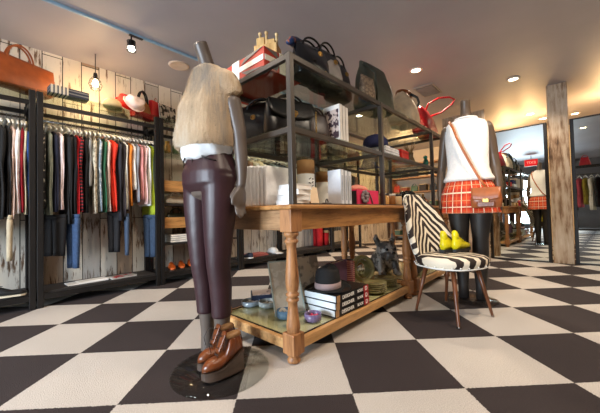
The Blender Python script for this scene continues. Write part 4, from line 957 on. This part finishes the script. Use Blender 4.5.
# ================================================================== MANNEQUINS
SKINM = pbr('#5c5048', .42, 0, .05, 4, .05); 
def mannequin_parts(t, K, skin, arm_pose, neck_tilt=0, legs_to=0, sw=1.0):
    """headless dress-form figure facing local +y; one continuous skin"""
    q = MB()
    T = [(.80, .02, .02), (.84, .115, .085), (.90, .165, .108), (.96, .165, .108), (1.03, .135, .09), (1.10, .118, .08), (1.18, .128, .09), (1.27, .150, .108), (1.34, .158, .108), (1.40, .165, .09), (1.44, .150, .072), (1.47, .095, .06), (1.49, .058, .052)]
    q.loft([(z*K, a*K*(sw if z > 1.2 else 1), b2*K*(sw if z > 1.2 else 1), 0, 0) for z, a, b2 in T], 28, 2.3)
    for s in (-1, 1):
        q.tube([(s*.085*K, 0, .90*K), (s*.082*K, .005, .78*K), (s*.075*K, .012*K, .62*K), (s*.070*K, .012*K, .50*K), (s*.068*K, -.006, .38*K), (s*.065*K, -.012*K, .25*K), (s*.062*K, -.012*K, .12*K), (s*.062*K, -.008, legs_to)], [.09*K, .083*K, .068*K, .053*K, .054*K, .046*K, .035*K, .034*K], 20)
        P = arm_pose[0 if s < 0 else 1]
        q.ball((s*.168*K*sw, -.005, 1.405*K), (.042*K, .042*K, .045*K), 14, 10)
        q.tube([(s*.165*K*sw, 0, 1.41*K)]+[Vector(p)*K for p in P], [.045*K, .043*K, .038*K, .035*K, .033*K, .025*K, .022*K], 14)
        w_ = Vector(P[-1])*K; d_ = (Vector(P[-1])-Vector(P[-2])).normalized()
        side = Vector((0, 1, 0)) - d_*d_.y; side.normalize(); nrm = d_.cross(side)
        q.tube([w_-d_*.01, w_+d_*.03, w_+d_*.07, w_+d_*.095], [.02, .034, .038, .03], 12, flat=.45, up=side)
        for k in range(4):
            f0 = w_+d_*.08+side*(-.026+.0175*k); ln = [.062, .078, .082, .07][k]; cv = nrm*(-s*.5)
            q.tube([f0-d_*.02, f0+d_*ln*.45, f0+d_*ln*.8+cv*.02, f0+d_*ln+cv*.035], [.0095, .009, .0085, .007], 8)
        th = w_+d_*.03+side*.03; q.tube([w_+d_*.015+side*.015, th+side*.012+d_*.02, th+side*.022+d_*.05, th+side*.018+d_*.07], [.012, .0105, .0095, .008], 8)
    q.tube([(0, -.005, 1.46*K), (0, -.012*K+neck_tilt*.3, 1.52*K), (0, -.005+neck_tilt*.7, 1.58*K), (0, .012+neck_tilt, 1.645*K)], [.055*K, .042*K, .037*K, .036*K], 18)
    return fuse(q, .0075, 'body', skin, t, smooth=3)
def neck_cap(t, K, tilt): 
    pass
# ---- first mannequin: fur vest, leather trousers
M1 = (.493, -.637, 0); R1 = PI/2 + .10
t1 = thing('mannequin', 'headless grey mannequin in tan fur vest and burgundy leather trousers', 'mannequin', M1, R1)
armR = [(.20, -.04, 1.30), (.205, -.10, 1.18), (.20, -.13, 1.10), (.17, -.16, 1.03), (.10, -.17, .95), (.06, -.165, .91)]      # hand behind the back
armL = [(-x, y, z) for x, y, z in [(.170, -.03, 1.30), (.176, -.05, 1.16), (.180, -.055, 1.08), (.186, -.055, 1.02), (.192, -.05, .93), (.192, -.045, .88)]]
mannequin_parts(t1, 1.0, SKINM, (armR, armL), .038, .012, .76); t1.scale = (1.07, 1.07, 1.07)
# leather trousers
q = MB()
q.loft([(.845, .06, .06), (.86, .125, .095), (.90, .172, .117), (.96, .172, .118), (1.03, .143, .1), (1.075, .128, .092)], 28, 2.3)
for s in (-1, 1): q.tube([(s*.084, 0, .93), (s*.083, .004, .80), (s*.076, .010, .62), (s*.070, .010, .48), (s*.068, -.004, .38), (s*.066, -.008, .28), (s*.064, -.008, .215)], [.094, .089, .073, .060, .058, .052, .049], 20)
PANT = pbr('#30141a', .46, 0, .15, 6, .5, 16)
tr = fuse(q, .0075, 'leather_trousers', PANT, t1, smooth=3); tr['label'] = 'burgundy leather trousers'
q = MB(); q.loft([(1.058, .134, .099), (1.062, .139, .103), (1.085, .137, .101), (1.088, .132, .097)], 28, 2.3, cap=False); q.build('waistband', PANT, tr)
q = MB(); q.box((0, .101, 1.0), (.006, .012, .09)); 
for s in (-1, 1): q.tube([(s*.05, .108, 1.05), (s*.09, .10, 1.02), (s*.135, .06, 1.005)], .0035, 6)
q.build('pocket_seam', pbr('#120709', .4), tr)
# white blouse showing under the fur
q = MB(); q.loft([(1.025, .128, .104, 0, .005), (1.035, .137, .114, 0, .01), (1.06, .145, .126, 0, .012), (1.10, .145, .128, 0, .015), (1.16, .135, .11, 0, .01)], 40, 2.2, wob=lambda a, z: 1+.03*math.sin(a*9+z*20)+.015*math.sin(a*4))
q.v = [(x, y, z+max(0, -y)*.45+.008*math.sin(x*40)) for x, y, z in q.v]; bl = q.build('white_blouse', cloth('#eef0f4'), t1)
q = MB(); q.tube([(.05*math.cos(a)-.03, .14+.004*math.sin(a), 1.07) for a in (0, 1, 2)], .008, 6) if 0 else None
# fur vest
def furvest():
    lv = [(1.085, .150, .132, 0, .014), (1.10, .163, .146, 0, .014), (1.14, .168, .150, 0, .012), (1.21, .166, .144, 0, .006), (1.30, .162, .135, 0, .0), (1.38, .158, .110, 0, -.008), (1.44, .148, .088, 0, -.008), (1.485, .118, .075, 0, -.004), (1.51, .088, .068, 0, 0), (1.525, .068, .060, 0, 0), (1.52, .055, .052, 0, 0)]
    q = MB(); q.loft(lv, 48, 2.25, wob=lambda a, z: 1+.025*math.sin(a*6+1)+.012*math.sin(z*30)); 
    for s in (-1, 1): q.tube([(s*.10, 0, 1.45), (s*.128, -.016, 1.43), (s*.142, -.030, 1.385), (s*.144, -.036, 1.36)], [.05, .056, .056, .050], 16)
    return fuse(q, .009, 'fur_vest', FUR, t1, smooth=6)
FUR = fur_mat(); fv = furvest(); fv['label'] = 'tan and grey fur vest'
def fur_hair(src, name, mat, parent, n, ln, seed=1):
    me = src.data; rnd = random.Random(seed); vs, fs, uv = [], [], []
    polys = list(me.polygons); k = 0
    areas = [p.area for p in polys]; cum = []; s_ = 0
    for a in areas: s_ += a; cum.append(s_)
    import bisect
    for i in range(n):
        p = polys[bisect.bisect(cum, rnd.random()*s_) % len(polys)]; c = p.center; nn = p.normal
        if nn.z < -.75: continue
        d = (nn*.38+Vector((rnd.uniform(-.2, .2), rnd.uniform(-.2, .2), -.95+rnd.uniform(-.2, .2)))).normalized()
        sd = d.cross(nn); 
        if sd.length < 1e-4: continue
        sd = sd.normalized()*(.0016+.0008*rnd.random()); L = ln*(.6+.7*rnd.random()); c = c+Vector((rnd.uniform(-.004, .004),)*3)
        m_ = c+d*L*.5+nn*L*.10; e = c+d*L; o = len(vs); vs += [c-sd-nn*.002, c+sd-nn*.002, m_+sd*.7, m_-sd*.7, e]; fs += [(o, o+1, o+2, o+3), (o+3, o+2, o+4)]
    mm = bpy.data.meshes.new(name); mm.from_pydata(vs, [], fs); mm.materials.append(mat)
    for p in mm.polygons: p.use_smooth = True
    o = bpy.data.objects.new(name, mm); C.objects.link(o); o.parent = parent; return o
fh = fur_hair(fv, 'fur_pile', FUR, fv, 80000, .012); fh['kind'] = 'stuff'
# base plate and support
MB().lathe([(.004, 0), (.225, 0), (.228, .003), (.228, .007), (.225, .010), (.004, .010)], n=64).build('base_plate', glass('#fdfffe', .1), t1, loc=(-.145, .061, 0), label='round clear glass base plate')
MB().lathe([(.004, .0105), (.035, .0105), (.035, .016), (.02, .02), (.004, .02)], (0, 0, 0), n=20).build('fixing_plate', metal('#8c8c8c', .3), t1)

# ---- brown wedge booties
TAN = leather('#6a3517', .28); WEDGE = wood('#4a3a30', '#2e241e', 0, .4); CREAM = leather('#a87c50', .5)
def bootie(label, loc, rz):
    t = thing('wedge_bootie', label, 'shoe', loc, rz)
    L = .225; N = 24; K = 22
    def foot_w(f):                                              # half width, rounded at heel and toe
        w_ = .030+.013*math.sin(PI*min(1, max(0, (f-.1)/.95)))
        if f > .72: w_ *= math.sqrt(max(.03, 1-((f-.72)/.28)**2.4))
        if f < .12: w_ *= math.sqrt(max(.12, 1-((.12-f)/.12)**2*.85))
        return w_
    def foot_z(f): return .052+.075*max(0, 1-f/.62)**1.1           # top of the wedge
    q = MB(); rs = []
    for k in range(K+1):
        f = k/K; x = -L/2+L*f; w_ = foot_w(f)*1.04; top = foot_z(f); bot = 0 if f < .86 else (f-.86)*.09
        rs.append([(x, -w_*.9, bot), (x, w_*.9, bot), (x, w_, bot+.008), (x, w_*.98, top), (x, -w_*.98, top), (x, -w_, bot+.008)])
    q.rings(rs, smooth=False); q.build('wedge_sole', WEDGE, t)
    q = MB(); rs = []
    for k in range(K+1):
        f = k/K; x = -L/2*.98+L*.975*f; base = foot_z(f)-.001; w_ = foot_w(f)
        if f < .40: top = .232-.012*f/.40
        elif f < .66: u = (f-.40)/.26; top = .220-.105*(u*u*(3-2*u))
        else: top = .056+.059*math.sqrt(max(0, 1-((f-.66)/.36)**2.0))
        if k == 0: top = .20
        top = max(top, base+.012); r = []
        for j in range(N):
            a = 2*PI*j/N; c, s_ = math.cos(a), math.sin(a); hz = (s_+1)/2
            ww = w_*(1-(.25 if f < .45 else .12)*hz**1.5)
            r.append((x+(.016*hz if f < .15 else 0)-(.022*hz if .3 < f < .6 else 0), ww*math.copysign(abs(c)**.75, c), base+(top-base)*hz))
        rs.append(r)
    q.rings(rs); q.build('leather_upper', TAN, t)
    q = MB(); q.tube([(-.107, 0, .13), (-.108, 0, .17), (-.098, 0, .22)], .0035, 6); q.build('heel_seam', leather('#4a2410', .4), t)
    q = MB(); q.loft([(.205, .046, .024, -.054, 0, -.05), (.222, .043, .021, -.053, 0, -.1), (.228, .038, .018, -.053, 0, -.12)], 24, 2.4); q.build('cuff_lining', CREAM, t, label='pale tan lining')
    q = MB(); q.sheet(lambda a, b2: (-.012+.045*a, (b2-.5)*.042, .240-.105*a+.006*math.cos((b2-.5)*3)), 8, 6, .005); q.build('tongue', TAN, t)
    q = MB()
    for k in range(4):
        x = .036-.014*k; z = .122+.028*k
        q.tube([(x, -.022, z-.004), (x+.006, 0, z+.012), (x-.004, .022, z+.008)], .002, 5); q.tube([(x, .022, z-.004), (x+.007, 0, z+.014), (x-.004, -.022, z+.008)], .002, 5)
    q.tube([(.0, .0, .222), (.03, .03, .235), (.055, .045, .19), (.03, .02, .17)], .0018, 5); q.tube([(.0, .0, .222), (.035, -.03, .225), (.055, -.045, .17), (.045, -.048, .12)], .0018, 5)
    q.build('laces', cloth('#2a211d'), t)
    q = MB(); q.tube([(.050, -.043, .062), (.046, -.036, .085), (.042, 0, .109), (.046, .036, .085), (.050, .043, .062)], .0018, 5); q.build('toe_cap_seam', leather('#4a2410', .4), t)
    return t
bootie('tan brown lace-up wedge bootie, the front one of the pair on the glass base', (.412, -.868, .012), 3.00).scale = (.95, .98, .84)
bootie('tan brown lace-up wedge bootie, the rear one nearer the grey mannequin shins', (.445, -.762, .012), 3.05).scale = (.95, .98, .84)

# ---- second mannequin: white knit top and plaid skirt
K2 = 1.065; M2 = (2.505, -1.485, 0); R2 = PI/2 + .235
t2 = thing('mannequin', 'headless mannequin in white knit top, orange plaid skirt and black tights', 'mannequin', M2, R2)
a1 = [(.166, -.02, 1.30), (.182, -.035, 1.18), (.196, -.035, 1.08), (.204, -.02, 1.0), (.21, .0, .88), (.21, .01, .82)]
mannequin_parts(t2, K2, pbr('#5d4b3c', .42, 0, .05, 4, .05), ([(-x, y, z) for x, y, z in a1], a1), 0, .012, .86)
q = MB()
for s in (-1, 1): q.tube([(s*.088, 0, .86*K2), (s*.086, .004, .78*K2), (s*.079, .012, .62*K2), (s*.074, .012, .50*K2), (s*.072, -.006, .38*K2), (s*.069, -.012, .25*K2), (s*.066, -.012, .12*K2), (s*.066, -.008, .014)], [.096, .092, .077, .061, .062, .054, .042, .041], 20)
q.build('black_tights', pbr('#231d1a', .55), t2)
q = MB(); lv = []
zz = [.755, .765, .81, .87, .94, 1.01, 1.07]
for z, f in zip(zz, [1.0, 1.01, .985, .96, .92, .80, .70]): lv.append((z, .228*f, .175*f))
q.loft(lv, 96, 2.15, wob=lambda a, z: 1+.035*math.sin(a*16)*min(1, (1.0-z)*4)+.02*math.sin(a*5+1)*(1-z)*2); q.build('plaid_skirt', plaid_mat(), t2, label='orange and red plaid pleated skirt')
q = MB(); S = K2
q.loft([(1.03, .178, .134), (1.035, .194, .146), (1.055, .194, .146), (1.09, .174, .13), (1.15, .160, .122), (1.25, .162, .125), (1.34, .166, .132), (1.42, .168, .126), (1.48, .170, .108), (1.525, .162, .086), (1.553, .14, .075), (1.572, .10, .068), (1.588, .078, .064)], 48, 2.4, wob=lambda a, z: 1+.012*math.sin(a*8+z*9))
q.build('knit_top', pbr('#f6f2ec', .9, 0, .05, 60, .8, 70), t2)
q = MB(); q.tube(arc((0, 0, 1.585), (.082, .07), 0, 2*PI, 30, (1, 0, 0), (0, 1, 0)), .009, 8); q.build('neckband', pbr('#f6f2ec', .9, 0, .05, 60, .8, 70), t2)
MB().lathe([(.004, 0), (.19, 0), (.193, .004), (.19, .010), (.004, .010)], (0, 0, 0), 48).build('base_plate', glass('#fdfffe', .1), t2)

# crossbody bag
BAGL = leather('#a35a30', .35)
t = thing('crossbody_bag', 'chestnut leather crossbody satchel hanging at the plaid skirt mannequin hip', 'handbag', (2.315, -1.65, .885), R2+PI-.15); t.scale = (.87, .87, .87)
q = MB(); q.loft([(-.10, .105, .035), (-.095, .118, .045), (-.03, .122, .05), (.04, .112, .045), (.07, .105, .03), (.078, .09, .018)], 36, 4); q.build('bag_body', BAGL, t)
q = MB(); q.sheet(lambda a, b2: ((a-.5)*.232*(1-.08*b2), -.018-.042*math.sin(min(1, b2*1.3)*PI/2), .083-.125*b2+.022*abs(a-.5)*2*b2), 14, 10, .006); q.build('flap', BAGL, t)
q = MB(); q.box((0, -.066, -.035), (.05, .008, .035), b=.004); q.build('clasp', BRASS, t)
q = MB(); q.box((0, -.05, -.07), (.14, .02, .05), b=.008); q.build('front_pocket', leather('#7f4020', .35), t)
# strap: world coords relative to bag empty
def to_local(o, p):
    M = Matrix.Translation(o.location) @ Matrix.Rotation(o.rotation_euler.z, 4, 'Z') @ Matrix.Scale(o.scale.x, 4); return M.inverted() @ Vector(p)
def m2pt(x, y, z):
    M = Matrix.Translation(M2) @ Matrix.Rotation(R2, 4, 'Z'); return M @ Vector((x, y, z))
sp = [m2pt(-.12, .20, .95), m2pt(-.085, .178, 1.02), m2pt(-.03, .165, 1.14), m2pt(.03, .166, 1.28), m2pt(.075, .160, 1.40), m2pt(.100, .138, 1.49), m2pt(.125, .088, 1.548), m2pt(.13, .0, 1.585), m2pt(.12, -.085, 1.54), m2pt(.08, -.135, 1.42), m2pt(.0, -.155, 1.25), m2pt(-.09, -.165, 1.10), m2pt(-.17, -.12, 1.0), m2pt(-.20, .06, .955)]
q = MB(); q.tube([to_local(t, p) for p in sp], .011, 8, flat=.35, up=(1, 0, 0)); q.build('shoulder_strap', leather('#b5642f', .4), t)

# ================================================================== ZEBRA CHAIR
CF = Vector((2.029, -1.4515, 0))     # middle of the four feet
tc = thing('zebra_chair', 'mid-century chair in zebra print with splayed wooden legs and white piping', 'chair', CF, 0)
fd = Vector((-.18, -.28, 0)).normalized()
feet = {'front': Vector((1.749, -1.568, 0)), 'left': Vector((1.924, -1.218, 0)), 'right': Vector((2.137, -1.694, 0)), 'back': Vector((2.305, -1.326, 0))}
mB = (feet['left']+feet['back'])/2; mF = (feet['front']+feet['right'])/2; fd = (mF-mB).normalized(); tc.rotation_euler.z = math.atan2(fd.y, fd.x)+PI/2      # local -y is the front
SH = .425
q = MB(); n = 40; lv = [(SH-.065, .215, .20), (SH-.052, .232, .217), (SH-.02, .240, .226), (SH+.005, .238, .224), (SH+.022, .215, .2), (SH+.030, .14, .13), (SH+.028, .01, .01)]
q.loft(lv, n, 2.5, wob=lambda a, z: 1+.03*math.sin(a)*(-1)); q.build('seat', zebra_mat('seat'), tc)
q = MB(); q.tube([( .236*math.copysign(abs(math.cos(a))**.8, math.cos(a)), .222*math.copysign(abs(math.sin(a))**.8, math.sin(a)), SH-.052) for a in [2*PI*k/40 for k in range(41)]], .006, 6); q.build('seat_piping', pbr('#e9e6df', .6), tc, label='white seat piping')
for k in range(24):
    q = MB(); a = 2*PI*k/24; q.ball((.243*math.copysign(abs(math.cos(a))**.8, math.cos(a)), .229*math.copysign(abs(math.sin(a))**.8, math.sin(a)), SH-.040), .0055, 6, 5); q.build('upholstery_stud', pbr('#e9e6df', .4, .2), tc)
BH = .50
def bk(a, b2):
    x = (a-.5)*2; hwid = .178+.035*math.sin(PI*min(1, b2*1.1+.15))-.075*b2**3
    z = SH-.055+(BH+.055)*b2; y = .165+.18*b2+.05*b2*b2-.075*x*x*(1-.35*b2)
    if b2 > .8: z -= .07*(abs(x)**3)*(b2-.8)/.2
    return (x*hwid, y, z)
q = MB(); q.sheet(bk, 20, 18, .045); q.build('backrest', zebra_mat('back'), tc)
edge = [bk(0, k/14) for k in range(15)]+[bk(k/12, 1) for k in range(1, 12)]+[bk(1, 1-k/14) for k in range(15)]
off = [(p[0]*1.012, p[1]+.026, p[2]+(.006 if p[2] > SH+BH*.8 else 0)) for p in edge]
q = MB(); q.tube(off, .0055, 6); q.build('back_piping', pbr('#e9e6df', .6), tc, label='white back piping')
for p in off[::2]: MB().ball((p[0]*1.015, p[1]-.012, p[2]), .0055, 6, 5).build('upholstery_stud', pbr('#e9e6df', .4, .2), tc)
MI = (Matrix.Translation(CF) @ Matrix.Rotation(tc.rotation_euler.z, 4, 'Z')).inverted()
for nm_, f_ in feet.items():
    p0 = MI @ f_; top = Vector((p0.x*.68, p0.y*.62, SH-.05)); q = MB(); q.tube([p0, p0.lerp(top, .04), p0.lerp(top, .5), top], [.008, .0095, .0135, .018], 12); lg = q.build('leg', wood('#6b3d22', '#42220f', 2, .35), tc)
    MB().tube([p0, p0.lerp(top, .035)], .0105, 10).build('foot_cap', metal('#8a8078', .3), lg)
# yellow shoes on the seat
YEL = leather('#e3d313', .35)
def ywedge(label, dx, dy, rz):
    loc = tc.matrix_basis @ Vector((dx, dy, SH+.0315)); t = thing('court_shoe', label, 'shoe', loc, rz)
    q = shoe_bm(.23, .085, .082); q.build('upper', YEL, t); sole_bm(.23, .082, .016).build('sole', pbr('#1b1816', .5), t)
    q = MB(); q.loft([(.06, .026, .024, -.082, 0), (.10, .025, .022, -.088, 0), (.118, .012, .018, -.096, 0), (.124, .004, .010, -.10, 0)], 18, 2.2); q.build('heel_counter', YEL, t)
    q = MB(); q.tube([(-.10, 0, .118), (-.05, .034, .075), (.01, .036, .055), (.03, 0, .06), (.01, -.036, .055), (-.05, -.034, .075), (-.10, 0, .118)], .0035, 6); q.build('topline', leather('#2b2414', .5), t)
    return t
ywedge('acid yellow court shoe, the left one on the zebra seat', .11, .10, R2-1.95).scale = (1.1, 1.1, 1.35)
ywedge('acid yellow court shoe, the right one on the zebra seat', .20, .07, R2-1.95).scale = (1.1, 1.1, 1.35)

# ================================================================== BACK OF THE SHOP
t = thing('shelf_unit', 'tall wooden display shelf against the cream back wall', 'shelf', (7.7, .75, 0))
ZSH = (.1, .5, .9, 1.3, 1.7)
for s in (-1, 1): MB().box((0, s*.9, 1.05), (.34, .04, 2.1), b=.004).build('side_panel', PINEZ, t)
for z in ZSH+(2.08,): MB().box((0, 0, z), (.34, 1.76, .03)).build('shelf', PINEY, t)
rnd = random.Random(5); cw = [('#b5402a', 'brick red'), ('#d8c7a2', 'cream'), ('#4f6b58', 'green'), ('#c98f3a', 'ochre'), ('#31404f', 'slate blue'), ('#8a4b2c', 'chestnut'), ('#e2d9c8', 'ivory'), ('#2b2624', 'black')]
lv_n = ['lowest', 'second', 'third', 'fourth', 'top']
for i, z in enumerate(ZSH):
    for k in range(7):
        c, wd = cw[(k*3+i*2) % 8]; y = .0+.25*k
        lab = '%s %s, %s shelf of the back wall unit, %s from right' % (wd, 'handbag' if (i+k) % 2 else 'lidded box', lv_n[i], ['first', 'second', 'third', 'fourth', 'fifth', 'sixth', 'seventh'][k])
        if (i+k) % 2: handbag('handbag', lab, (7.66, y, z+.0155), PI/2, .19, .16+.03*rnd.random(), .1, leather(c, .5), handle=.05, top=.85)
        else:
            b_ = thing('storage_box', lab, 'box', (7.66, y, z+.0155), PI/2); hh = .12+.08*rnd.random(); MB().box((0, 0, hh/2), (.17, .2, hh), b=.004).build('box_body', pbr(c, .6), b_); MB().box((0, 0, hh+.0105), (.178, .208, .02), b=.004).build('lid', pbr('#c9b48c', .6), b_)
# free standing rack behind the photographer, caught in the right hand mirror
t = thing('garment_rack', 'black two-post clothes rack near the shop window, seen in the right mirror', 'rack', (-1.25, -2.27, 0), PI/2)
for sx in (-1, 1):
    for sy in (-1, 1): MB().box((sx*.62, sy*.17, 1.0), (.04, .04, 2.0), b=.003).build('post', DARKSTEEL, t)
q = MB()
for z in (.12, 1.96):
    for sy in (-1, 1): q.box((0, sy*.17, z), (1.2, .035, .035))
    for sx in (-1, 1): q.box((sx*.62, 0, z), (.035, .3, .035))
q.build('frame', DARKSTEEL, t); MB().box((0, 0, 1.984), (1.28, .38, .012)).build('top_shelf', pbr('#2a2523', .5), t); MB().box((0, 0, .145), (1.2, .34, .014)).build('bottom_shelf', pbr('#2a2523', .5), t); MB().tube([(-.6, 0, 1.74), (.6, 0, 1.74)], .012, 8).build('hanging_rail', metal('#5a5652', .3), t)
cr = [('#a31830', 'crimson'), ('#191718', 'black'), ('#c9b27a', 'straw'), ('#b3202c', 'red'), ('#151518', 'jet'), ('#e6e0d4', 'ivory'), ('#8a7a26', 'mustard'), ('#b34a5a', 'rose'), ('#1d1d22', 'ink black')]
for k, (c, wd) in enumerate(cr):
    RYs = RY; g = top_garment('jacket' if k % 2 else 'shirt', 'jacket' if k % 2 else 'shirt', -1.25, .08, .85-.08*(k % 3), cloth(c), wd+' garment on the free-standing rack seen in the right mirror', seed=k+300); g.location.y = -2.77+.125*k; g.rotation_euler.z = PI/2+.25
    o = bpy.data.objects.new('clothes_hanger', _hb); C.objects.link(o); o.location = (-1.25, -2.77+.125*k, RZ); o.rotation_euler.z = PI/2+.25; tag(o, 'hanger of the %s garment on the free-standing rack' % wd, 'hanger', 'cream hangers on the free-standing rack')
    h = bpy.data.objects.new('hook', _hk); C.objects.link(h); h.parent = o
handbag('handbag', 'crimson pointed handbag on top of the free-standing rack', (-1.25, -2.02, 1.991), 1.7, .26, .24, .14, leather('#c21a2c', .4), handle=.06, top=.6)
handbag('handbag', 'straw coloured handbag on top of the free-standing rack', (-1.25, -2.5, 1.991), 1.7, .3, .18, .14, leather('#c2a468', .6), handle=.06, top=.8)
